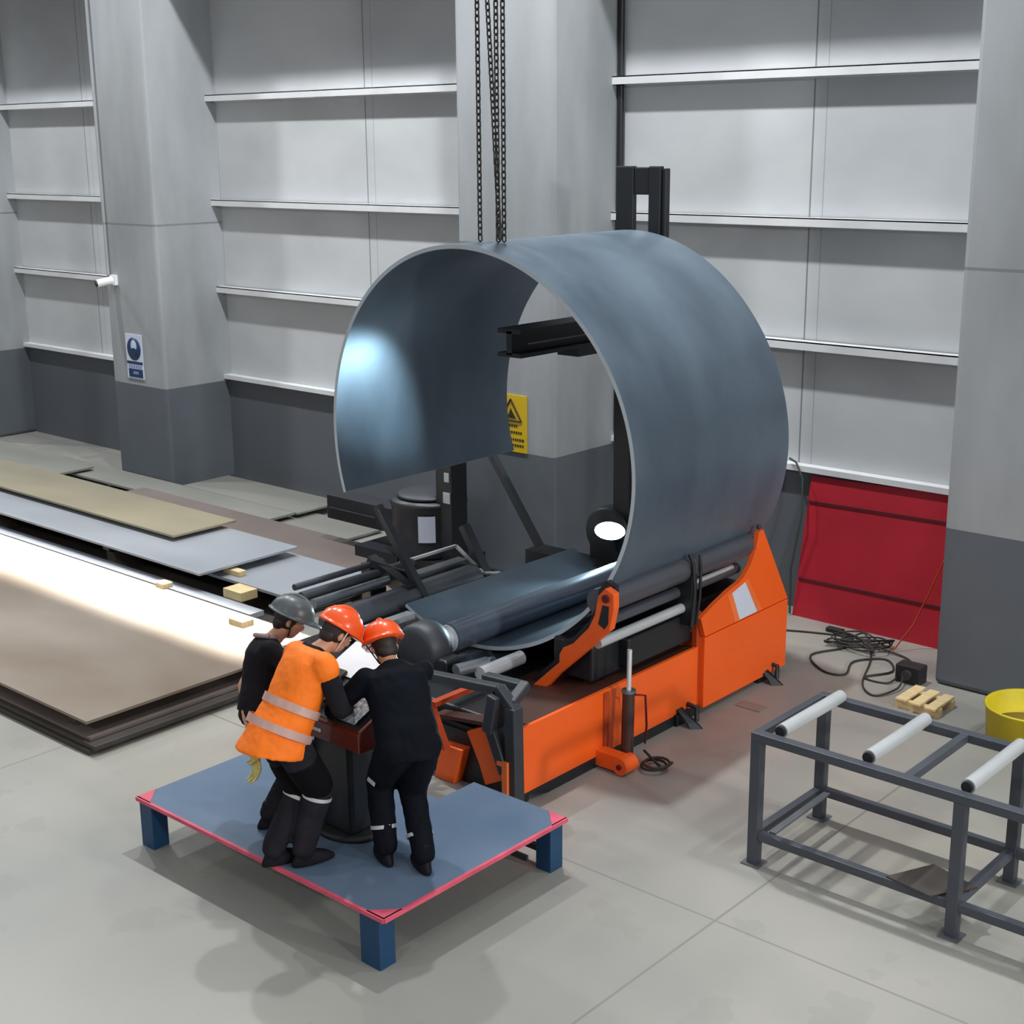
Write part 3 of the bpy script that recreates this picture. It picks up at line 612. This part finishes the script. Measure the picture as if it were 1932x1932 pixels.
spot(lc+ln*0.06, (-9.66, 8.62, 2.62), 330, 26, 1.0, 0.07, (0.62, 0.88, 1.0))
spot(lc+ln*0.06, (-7.9, 9.9, 0.9), 300, 80, 1.0, 0.06, (0.7, 0.93, 1.0))

# hydraulic power unit behind the machine
hp = empty('hydraulic_unit', (-11.1, 11.0, 0)); tag(hp, 'black drum shaped power unit with white label behind the machine', 'machine unit')
MB().lathe((-10.93, 10.95, 0.34), (0, 0, 1), [(0, 0), (0.42, 0), (0.44, 0.03), (0.42, 0.08), (0.42, 0.55), (0.44, 0.58), (0.42, 0.63), (0, 0.65)], 40).build('drum', K, hp)
MB().lathe((-10.93, 10.95, 0.985), (0, 0, 1), [(0, 0.0), (0.36, 0.0), (0.34, 0.035), (0, 0.05)], 40).build('lid', M['dark'], hp)
lb = MB(); a0 = math.radians(-62)
for i in range(6):
    t0, t1 = a0+i*0.075, a0+(i+1)*0.075
    f = lambda t, z: (-10.93+0.428*math.cos(t), 10.95+0.428*math.sin(t), z)
    lb.add([f(t0, 0.54), f(t1, 0.54), f(t1, 0.84), f(t0, 0.84)], [(0, 1, 2, 3)])
lb.build('white_label', M['signwhite'], hp)
MB().box(-12.45, -11.25, 10.76, 11.05, 0.50, 0.79).box(-12.40, -11.6, 10.74, 10.76, 0.63, 0.65).build('side_arm', K, hp, bevel=0.01)
MB().box(-10.62, -10.38, 10.75, 11.0, 0.2, 1.50).build('control_post', K, hp, bevel=0.01)
MB().box(-10.50, -10.40, 10.74, 10.75, 1.0, 1.12).build('post_label', M['roller'], hp); MB().box(-10.48, -10.41, 10.74, 10.75, 1.24, 1.34).build('post_label', M['roller'], hp)
MB().box(-11.75, -11.05, 10.55, 11.35, 0.14, 0.34).box(-11.9, -11.7, 10.5, 11.4, 0.0, 0.14).box(-11.05, -10.4, 10.6, 11.3, 0.14, 0.34).box(-10.7, -10.5, 10.5, 11.4, 0, 0.14).build('skid', K, hp)

# ------------------------------------------------------------------ operator platform
pf = empty('operator_platform', (-6.8, 5.9, 0)); tag(pf, 'low blue steel platform with faded red edges and four blue legs', 'platform')
x0, x1, y0, y1 = -8.05, -5.54, 5.09, 6.80
top = [(x0, y0), (x1, y0), (x1, y1), (-6.40, y1), (-6.40, 6.44), (-6.95, 6.44), (-6.95, y1), (x0, y1)]
dk = MB().prism([(x, y, 0.355) for x, y in top], (0, 0, 0.015)).build('deck', M['blue'], pf)
ed = MB()
for (a, b) in zip(top[:2], top[1:3]):
    ed.bar((a[0], a[1], 0.359), (b[0], b[1], 0.359), 0.022, 0.027)
ed.build('red_edge', M['pink'], pf)
for (x, y, sx, sy) in ((x0, y0, 1, 1), (x1, y0, -1, 1), (x1, y1, -1, -1)):
    cn = MB(); cn.add([(x, y, 0.3725), (x+sx*0.16, y, 0.3725), (x, y+sy*0.16, 0.3725)], [(0, 1, 2) if sx*sy > 0 else (0, 2, 1)]); cn.build('red_corner', M['pink'], pf)
for (xa, xb, ya) in ((-8.04, -7.90, 5.10), (-5.76, -5.59, 5.095), (-5.70, -5.57, 6.66), (-8.04, -7.90, 6.65)):
    MB().box(xa, xb, ya, ya+0.13, 0, 0.345).build('leg', M['blue_leg'], pf, bevel=0.004)
MB().box(x1-0.35, x1-0.14, y0+1.45, y0+1.47, 0.10, 0.14).box(x0+0.1, x1-0.1, y1-0.1, y1-0.06, 0.10, 0.14).build('brace_bar', M['dark'], pf)

# ------------------------------------------------------------------ control console
cs = empty('control_console', (-6.57, 5.72, 0.37)); tag(cs, 'black pedestal control console with maroon desk on the blue platform', 'console')
MB().loft([((-6.57, 5.74, 0.371), (0.27, 0, 0), (0, 0.20, 0)), ((-6.57, 5.74, 0.40), (0.27, 0, 0), (0, 0.20, 0)), ((-6.57, 5.74, 0.41), (0.24, 0, 0), (0, 0.17, 0))], 36).build('base', M['rubber'], cs)
MB().box(-6.75, -6.39, 5.62, 5.88, 0.40, 1.12).build('pedestal', K, cs, bevel=0.03)
e0, e1 = V((0, 5.52, 1.12)), V((0, 6.15, 1.40))
dk = MB().prism([(-6.82, 5.50, 1.10), (-6.82, 5.50, 1.23), (-6.82, 6.12, 1.49), (-6.82, 6.12, 1.18), (-6.82, 5.9, 1.08)], (0.66, 0, 0)).build('desk', M['maroon'], cs, bevel=0.008)
def on_desk(x, t, h=0.0):  # t 0..1 up the slope
    return V((x, 5.50+0.62*t-0.387*h, 1.23+0.26*t+0.92*h))
def desk_quad(x0, x1, t0, t1, h, th=0.004):
    return MB().prism([on_desk(x0, t0, h), on_desk(x1, t0, h), on_desk(x1, t1, h), on_desk(x0, t1, h)], (0, -0.387*th, 0.92*th))
desk_quad(-6.78, -6.20, 0.05, 0.95, 0.0).build('control_panel', M['dark'], cs)
for i in range(5):
    for j in range(3):
        p = on_desk(-6.53+i*0.05, 0.12+j*0.09, 0.004); MB().cyl(p, p+V((0, -0.387, 0.92))*0.014, 0.014, 10).build('button', M['white'] if (i+j) % 3 else M['ink'], cs)
MB().box(-6.66, -6.52, 5.493, 5.50, 1.155, 1.175).build('name_strip', M['white'], cs)
tag(desk_quad(-6.86, -6.46, 0.58, 1.04, 0.012).build('drawing_sheet', M['white'], loc=on_desk(-6.6, .8)), 'white paper drawing lying at the top of the console desk', 'paper')
pr = desk_quad(-6.50, -6.22, 0.06, 0.40, 0.034, 0.003).build('printed_sheet', mat('printed_paper', (110, 114, 124), 0.6, c2=(232, 234, 238), scale=46, detail=2), loc=on_desk(-6.4, .2))
tag(pr, 'paper with dark printed pattern near the front of the console', 'paper')
tag(desk_quad(-6.80, -6.66, 0.26, 0.52, 0.016).build('note_paper', M['white'], loc=on_desk(-6.7, .4)), 'small white note paper beside the orange vest worker hands', 'paper')
tag(desk_quad(-6.76, -6.66, 0.50, 0.62, 0.022, 0.02).build('handset', M['ink'], loc=on_desk(-6.7, .5)), 'small dark handset lying on the console papers', 'handset')

# ------------------------------------------------------------------ roller bench
rs = empty('roller_bench', (-3.2, 8.15, 0)); tag(rs, 'dark grey steel roller bench with white rollers in right foreground', 'bench')
SX0, SX1, SY0, SY1, SZ = -4.64, -1.70, 7.68, 8.57, 0.97
for x, y in ((SX0, SY0), (-3.21, SY0), (-1.75, SY0), (SX0, SY1), (-3.21, SY1), (-1.75, SY1)):
    lg = MB().box(x, x+0.075, y-0.0375, y+0.0375, 0.012, SZ-0.06).build('leg', M['stand'], rs, bevel=0.004)
    MB().box(x-0.03, x+0.105, y-0.065, y+0.065, 0.0, 0.012).build('foot_plate', M['grey_metal'], lg)
for y in (SY0, SY1): MB().box(SX0, SX1, y-0.0375, y+0.0375, SZ-0.06, SZ).build('top_rail', M['stand'], rs, bevel=0.004)
for x in (SX0, -3.57, SX1-0.05): MB().box(x, x+0.055, SY0+0.0375, SY1-0.0375, SZ-0.055, SZ-0.002).build('top_crossbar', M['stand'], rs)
for y in (SY0, SY1): MB().box(SX0+0.075, SX1, y-0.03, y+0.03, 0.19, 0.25).build('lower_rail', M['stand'], rs, bevel=0.004)
for x in (SX0, -3.21): MB().box(x+0.005, x+0.06, SY0+0.0375, SY1-0.0375, 0.19, 0.245).build('lower_crossbar', M['stand'], rs)
for x in (-4.47, -3.83, -3.17, -2.5, -1.9):
    rl = MB().cyl((x, SY0+0.07, SZ+0.02), (x, SY1-0.02, SZ+0.02), 0.046, 24).build('roller', M['roller'], rs)
    MB().cyl((x, SY0+0.045, SZ+0.02), (x, SY0+0.07, SZ+0.02), 0.036, 20).build('axle_end', M['rubber'], rl)
tag(MB().bar((-4.48, 7.70, 0.258), (-4.50, 8.48, 0.258), 0.05, 0.014).build('flat_bar', M['grey_metal'], loc=(-4.5, 8.1, .28)), 'loose grey flat bar lying across the lower rails of the bench', 'bar')
tag(MB().prism([(-3.62, 7.66, 0.251), (-3.30, 7.61, 0.251), (-3.12, 7.90, 0.251), (-3.46, 8.00, 0.251)], (0, 0, 0.012)).build('steel_offcut', M['sh_dark'], loc=(-3.4, 7.8, .28)), 'dark steel offcut plate on the lower rail of the bench', 'steel plate')
tag(MB().box(-6.22, -5.98, 9.98, 10.12, 0, 0.01).build('floor_bracket', M['sh_pale'], loc=(-6.1, 10, 0)), 'small flat grey metal piece on the floor before the machine', 'plate')

# ------------------------------------------------------------------ people
def remesh(mb, name, m, parent, voxel=0.013, smooth=6, disp=0.0):
    me = bpy.data.meshes.new(name+'_raw'); org = wloc(parent)
    me.from_pydata([tuple(p-org) for p in mb.v], [], mb.f); me.update()
    t = bpy.data.objects.new('raw', me); COL.objects.link(t)
    md = t.modifiers.new('r', 'REMESH'); md.mode = 'VOXEL'; md.voxel_size = voxel; md.use_smooth_shade = True
    sm = t.modifiers.new('s', 'SMOOTH'); sm.factor = 0.5; sm.iterations = smooth
    if disp:
        tx = bpy.data.textures.new('folds', 'CLOUDS'); tx.noise_scale = 0.11
        dm = t.modifiers.new('d', 'DISPLACE'); dm.texture = tx; dm.strength = disp; dm.mid_level = 0.5; dm.texture_coords = 'LOCAL'
    bpy.context.view_layer.update()
    dg = bpy.context.evaluated_depsgraph_get()
    nm = bpy.data.meshes.new_from_object(t.evaluated_get(dg)); nm.name = name
    bpy.data.objects.remove(t)
    o = bpy.data.objects.new(name, nm); COL.objects.link(o); o.parent = parent
    nm.materials.clear()
    for mm in (m if isinstance(m, (list, tuple)) else [m]): nm.materials.append(mm)
    for p in nm.polygons: p.use_smooth = True
    return o
def ik(a, b, l1, l2, pole):
    a, b = V(a), V(b); d = b-a; L = min(d.length, (l1+l2)*0.998); u = d.normalized(); pole = V(pole); pole = (pole-u*pole.dot(u)).normalized()
    x = (l1*l1-l2*l2+L*L)/(2*L); h = math.sqrt(max(0, l1*l1-x*x)); return a+u*x+pole*h
def hand(mb, wrist, d, palm_n, side):
    """palm and five unequal bent fingers; d along the hand, palm_n out of the palm"""
    w, d, n = V(wrist), V(d).normalized(), V(palm_n); n = (n-d*n.dot(d)).normalized(); s = d.cross(n)*side
    pc = w+d*0.05
    mb.ell(pc, s*0.043, n*0.018, d*0.055, 10)
    for k, (off, ln_) in enumerate(((-0.030, 0.068), (-0.010, 0.080), (0.011, 0.074), (0.030, 0.058))):
        b0 = w+d*0.085+s*(-off); b1 = b0+d*ln_*0.45+n*0.008; b2 = b1+d*ln_*0.3+n*0.022; b3 = b2+d*ln_*0.12+n*0.028
        mb.tube([b0-d*0.02, b0, b1, b2, b3], 0, 8, 0, True, [0.0095, 0.0100, 0.0090, 0.0080, 0.0060])
    t0 = w+d*0.025+s*0.036; t1 = t0+d*0.035+s*0.022+n*0.008; t2 = t1+d*0.032+s*0.006+n*0.014
    mb.tube([t0-s*0.015, t0, t1, t2], 0, 8, 0, True, [0.012, 0.0125, 0.0105, 0.0075])

def person(name_label, feet, pelvis, neck, headc, face, wrists, elbow_poles, hu, opt):
    P, N, H = V(pelvis), V(neck), V(headc)
    root = empty('person', (P.x, P.y, 0.37)); tag(root, name_label, 'person', 'workers at the control console')
    f = V((face[0], face[1], 0)).normalized(); s = V((f.y, -f.x, 0))          # s: the person's right
    u = (N-P).normalized(); s = (s-u*s.dot(u)).normalized(); fr = u.cross(s).normalized()
    L = (N-P).length
    fh = V((fr.x, fr.y, 0)).normalized()
    ring = lambda t, a, b, off=0.0: (P+(N-P)*t+fr*off, s*a, fr*b) if t >= 0 else (P+(V((0, 0, L*t))+(N-P)*t)*0.5+(fh+fr)*0.5*off, s*a, (fh+fr).normalized()*b)
    sh = [N-u*0.075+s*0.185*q for q in (-1, 1)]; hip = [P-u*0.03+s*0.095*q for q in (-1, 1)]
    body = MB()
    body.loft([ring(-0.22, 0.11, 0.08), ring(-0.1, 0.155, 0.105), ring(0.08, 0.16, 0.11), ring(0.35, 0.14, 0.10), ring(0.62, 0.16, 0.115), ring(0.80, 0.165, 0.11), ring(0.93, 0.12, 0.085), ring(1.0, 0.06, 0.06)])
    hu = V(hu).normalized(); hs = (s-hu*s.dot(hu)).normalized(); hf = hu.cross(hs).normalized()
    body.cap(N-u*0.04, H-hu*0.04, 0.058, 0.055)
    # head: skull, jaw, nose, brow, ears
    body.ell(H+hu*0.02, hs*0.077, hf*0.097, hu*0.108, 16); body.ell(H-hu*0.055+hf*0.028, hs*0.056, hf*0.062, hu*0.06, 12)
    body.ell(H-hu*0.015+hf*0.100, hs*0.014, hf*0.020, hu*0.027, 8); body.ell(H-hu*0.052+hf*0.086, hs*0.026, hf*0.010, hu*0.009, 8); body.ell(H+hu*0.030+hf*0.086, hs*0.05, hf*0.012, hu*0.010, 8)
    for q in (-1, 1): body.ell(H-hu*0.005+hs*0.080*q-hf*0.005, hs*0.010, hf*0.018, hu*0.030, 8)
    kn, an, el, wr = [], [], [], []
    for i, q in enumerate((-1, 1)):
        a = V(feet[i])+V((0, 0, 0.09)); kk = ik(hip[i], a, 0.44, 0.43, f); kn.append(kk); an.append(a)
        body.cap(hip[i], kk, 0.085, 0.056); body.cap(kk, a, 0.054, 0.038); body.cap(a-V((0, 0, 0.04)), a+f*0.13-V((0, 0, 0.05)), 0.035, 0.026)
        wv = V(wrists[i]); 
        if (wv-sh[i]).length > 0.545: wv = sh[i]+(wv-sh[i]).normalized()*0.545
        e = ik(sh[i], wv, 0.30, 0.26, elbow_poles[i]); el.append(e); wr.append(wv)
        body.cap(sh[i], e, 0.05, 0.038); body.cap(e, wv, 0.038, 0.026); body.ball(sh[i], 0.058)
        d = V(opt['hand_dir'][i]); hand(body, wv, d, V((0, 0, -1))+f*0.2 if abs(d.normalized().z) < 0.8 else f, -q)
    remesh(body, 'body', M['skin'], root, 0.0075, 3)
    for q in (-1, 1):
        MB().ell(H+hu*0.008+hf*0.088+hs*0.031*q, hs*0.013, hf*0.010, hu*0.008, 8).build('eye', M['white'], root)
    # hair
    hr = MB(); hr.ell(H+hu*0.025-hf*0.012, hs*0.084, hf*0.098, hu*0.108, 14); hr.ell(H-hu*0.03-hf*0.055, hs*0.07, hf*0.045, hu*0.06, 10)
    hr.build('hair', M['hair'], root)
    # trousers
    tr = MB(); tr.loft([ring(-0.24, 0.13, 0.10), ring(-0.12, 0.178, 0.130), ring(0.05, 0.178, 0.132), ring(0.17, 0.165, 0.125)])
    loose = opt.get('loose', 1.0); one = opt.get('coverall')
    for i in (0, 1):
        tr.cap(hip[i], kn[i], 0.108*loose, 0.082*loose); tr.cap(kn[i], an[i]+V((0, 0, 0.03)), 0.080*loose, 0.068*loose)
    if not one: remesh(tr, opt['leg_name'], opt['leg_mat'], root, 0.012, 5, 0.018)
    # reflective or light bands on the legs
    for i in (0, 1):
        for t in opt.get('bands', ()):
            c = kn[i].lerp(an[i], t) if t >= 0 else hip[i].lerp(kn[i], 1+t); dd = (an[i]-kn[i]).normalized() if t >= 0 else (kn[i]-hip[i]).normalized()
            a = dd.cross(V((1, 0.2, 0))).normalized(); b = dd.cross(a); R = (0.080-0.012*max(t, 0))*loose+0.005
            tp = MB(); pr_ = [c+(a*math.cos(x*math.pi/12)+b*math.sin(x*math.pi/12))*R for x in range(24)]
            hh = dd*0.012
            tp.add([p-hh for p in pr_]+[p+hh for p in pr_], [(x, (x+1) % 24, 24+(x+1) % 24, 24+x) for x in range(24)], 0, True)
            tp.build('leg_band', M['roller'], root)
    # boots
    for i in (0, 1):
        bt = MB(); g = V(feet[i]); bt.cap(g+V((0, 0, 0.16)), g+V((0, 0, 0.06)), 0.052, 0.048); bt.loft([(g+V((0, 0, 0.001))+f*0.06, s*0.050, f*0.150), (g+V((0, 0, 0.03))+f*0.06, s*0.052, f*0.150), (g+V((0, 0, 0.07))+f*0.04, s*0.045, f*0.11), (g+V((0, 0, 0.10))+f*0.01, s*0.04, f*0.06)])
        remesh(bt, 'boot', M['boot'], root, 0.009, 2)
    # top garment
    tp = tr if one else MB(); w_ = opt.get('top_w', 1.0)
    tp.loft([ring(opt.get('top_low', -0.02), 0.180*w_*(0.9 if one else 1), 0.140*w_*(0.9 if one else 1)), ring(0.1, 0.180*w_, 0.138*w_), ring(0.35, 0.172*w_, 0.130*w_), ring(0.62, 0.185*w_, 0.138*w_), ring(0.80, 0.192*w_, 0.130*w_), ring(0.93, 0.145, 0.105), ring(1.03, 0.072, 0.072)])
    for i in (0, 1):
        tp.ball(sh[i], 0.076); tp.cap(sh[i], el[i] if opt.get('long', True) else sh[i].lerp(el[i], 0.62), 0.074, 0.060 if opt.get('long', True) else 0.064)
        if opt.get('long', True): tp.cap(el[i], wr[i]+(el[i]-wr[i])*0.12, 0.060, 0.045)
    remesh(tp, opt['top_name'], opt['top_mat'], root, 0.012, 5, 0.016)
    # collar
    # helmet
    hh = H+hu*0.045; hm = opt['hat_mat']; n = 28; he = MB()
    prof = [(0.0, 0.134), (0.045, 0.129), (0.090, 0.108), (0.120, 0.068), (0.133, 0.022), (0.135, 0.0)]
    rings = [(hh+hu*h, hs*max(r, 0.001), hf*max(r, 0.001)*1.16) for r, h in prof][::-1]
    he.loft([(hh-hu*0.008, hs*0.138, hf*0.165), (hh, hs*0.140, hf*0.168)]+rings, n)
    he.loft([(hh-hu*0.012+hf*0.125, hs*0.085, hf*0.105), (hh-hu*0.002+hf*0.115, hs*0.095, hf*0.110), (hh+hu*0.012+hf*0.06, hs*0.09, hf*0.09)], n)   # peak
    ho = he.build('hard_hat', hm, root)
    rb = MB(); rb.tube([hh+hf*0.138*math.cos(t)+hu*0.138*math.sin(t)+hu*0.0 for t in [math.pi*(0.12+0.76*i/10) for i in range(11)]], 0.012, 8); rb.build('helmet_ridge', hm, ho)
    st = MB(); st.tube([hh+hs*0.118, H-hu*0.09+hs*0.05+hf*0.03, H-hu*0.105+hf*0.05, H-hu*0.09-hs*0.05+hf*0.03, hh-hs*0.118], 0.005, 6); st.build('chin_strap', M['white'] if opt.get('light_strap') else M['rubber'], ho)
    return dict(root=root, P=P, N=N, H=H, s=s, fr=fr, u=u, hu=hu, hs=hs, hf=hf, sh=sh, el=el, wr=wr, kn=kn, an=an, hip=hip, ring=ring, hat=ho)

FZ = 0.37
# 1 orange vest worker
A1 = person('worker in orange high visibility vest and orange helmet leaning over console', [(-6.55, 5.10, FZ), (-6.40, 5.22, FZ)], (-6.50, 5.17, 1.28), (-6.48, 5.45, 1.745), (-6.44, 5.60, 1.81), (0.30, 1.0),
            [(-6.64, 5.66, 1.36), (-6.36, 5.60, 1.33)], [(-0.6, -0.4, -0.4), (0.7, -0.5, -0.4)], (0.12, 0.62, 0.78),
            dict(hand_dir=[(0.1, 0.9, -0.2), (-0.4, 0.9, -0.2)], leg_name='trousers', leg_mat=M['trouser'], loose=1.14, bands=(0.12, ), top_name='shirt', top_mat=M['charcoal'], hat_mat=M['hat'], light_strap=True))
ring = A1['ring']
vs = MB(); vs.loft([ring(-0.28, 0.242, 0.225, -0.045), ring(-0.15, 0.235, 0.210, -0.03), ring(0.1, 0.215, 0.172, -0.01), ring(0.35, 0.208, 0.16), ring(0.62, 0.212, 0.160), ring(0.80, 0.222, 0.150), ring(0.93, 0.185, 0.125), ring(1.0, 0.10, 0.09)])
for i in (0, 1): vs.cap(A1['sh'][i], A1['sh'][i].lerp(A1['el'][i], 0.12), 0.086, 0.088)
vv = remesh(vs, 'hi_vis_vest', M['vest'], A1['root'], 0.012, 4, 0.014)
for (t, a, b, of) in ((0.30, 0.222, 0.176, 0.0), (0.02, 0.240, 0.208, -0.018)):
    c1, a1_, b1_ = ring(t, a, b, of); tp = MB(); u = A1['u']; nn = 36; tilt = A1['s']*0
    pr_ = [c1+a1_*math.cos(2*math.pi*k_/nn)+b1_*math.sin(2*math.pi*k_/nn) for k_ in range(nn)]
    tp.add([p-u*0.027 for p in pr_]+[p+u*0.027 for p in pr_], [(k_, (k_+1) % nn, nn+(k_+1) % nn, nn+k_) for k_ in range(nn)], 0, True)
    tp.build('reflective_band', M['silver'], A1['root'])
kp = MB()
for i in (0, 1): kp.cap(A1['hip'][i].lerp(A1['kn'][i], 0.50), A1['hip'][i].lerp(A1['kn'][i], 0.92), 0.116, 0.106)
remesh(kp, 'trouser_panel', M['padblack'], A1['root'], 0.012, 3)

# 2 dark coverall worker
A2 = person('worker in dark navy coverall and orange helmet seen from behind', [(-6.03, 5.58, FZ), (-5.77, 5.66, FZ)], (-5.88, 5.66, 1.22), (-6.15, 5.80, 1.62), (-6.27, 5.85, 1.69), (-0.92, 0.45),
            [(-6.56, 5.64, 1.33), (-6.46, 6.00, 1.42)], [(0.1, -0.8, -0.5), (0.5, 0.6, -0.5)], (-0.55, 0.22, 0.85),
            dict(hand_dir=[(-0.9, 0.3, -0.1), (-0.9, 0.1, -0.2)], leg_name='coverall', leg_mat=M['navy'], loose=1.12, bands=(0.66,), coverall=True, top_name='coverall', top_mat=M['navy'], top_w=1.14, top_low=-0.25, hat_mat=M['hat']))
MB().obox(A2['hip'][0].lerp(A2['kn'][0], 0.80)+V((0.02, -0.118, 0)), (0.03, 0, -0.012), (0, 0.004, 0), (0.004, 0, 0.012)).build('pocket_tag', M['roller'], A2['root'])
# 3 black shirt worker with grey helmet
A3 = person('worker in black T-shirt and dark grey helmet behind the orange vest', [(-6.96, 5.40, FZ), (-6.76, 5.55, FZ)], (-7.10, 5.46, 1.17), (-7.17, 5.62, 1.60), (-7.10, 5.76, 1.71), (0.55, 0.85),
            [(-7.02, 5.28, 1.12), (-6.74, 5.86, 1.36)], [(-1.0, -0.95, 0.15), (0.7, -0.5, -0.3)], (0.20, 0.42, 0.88),
            dict(hand_dir=[(0.6, 0.1, -0.6), (0.3, 0.8, -0.2)], leg_name='trousers', leg_mat=M['charcoal'], loose=1.0, bands=(), top_name='t_shirt', top_mat=M['charcoal'], long=False, hat_mat=M['hatgrey']))
ht = A3; MB().loft([(ht['H']+ht['hu']*0.10-ht['hs']*0.088+ht['hf']*0.06, ht['hf']*0.022, ht['hu']*0.022), (ht['H']+ht['hu']*0.11-ht['hs']*0.116+ht['hf']*0.075, ht['hf']*0.018, ht['hu']*0.018)], 14).build('head_torch', M['white'], ht['hat'])
cr = MB()
c0 = ht['N']+ht['u']*0.02
cr.tube([c0+ht['s']*0.075*math.cos(t)+ht['fr']*0.08*math.sin(t) for t in [2*math.pi*i/16 for i in range(17)]], 0.017, 8); cr.build('pale_collar', mat('collar_pink', (150, 132, 132), 0.8), ht['root'])
# work gloves hanging from the back pocket
def glove(c, d, label):
    mb = MB(); mb2 = mb; c = V(c)
    mb.ell(c+V((0, 0, -0.03)), (0.045, 0, 0), (0, 0.022, 0), (0, 0, 0.065), 10); hand(mb, c+V((0, 0, -0.03)), (0.1, -0.1, -1), (0, -1, 0), d)
    o = mb.build('work_glove', M['glove'], loc=c); tag(o, label, 'glove', 'gloves hanging behind the workers')
glove((-6.93, 5.30, 1.08), 1, 'upper yellowish work glove hanging left of the orange vest')
glove((-6.91, 5.27, 0.97), -1, 'lower tan work glove hanging left of the dark trousers')
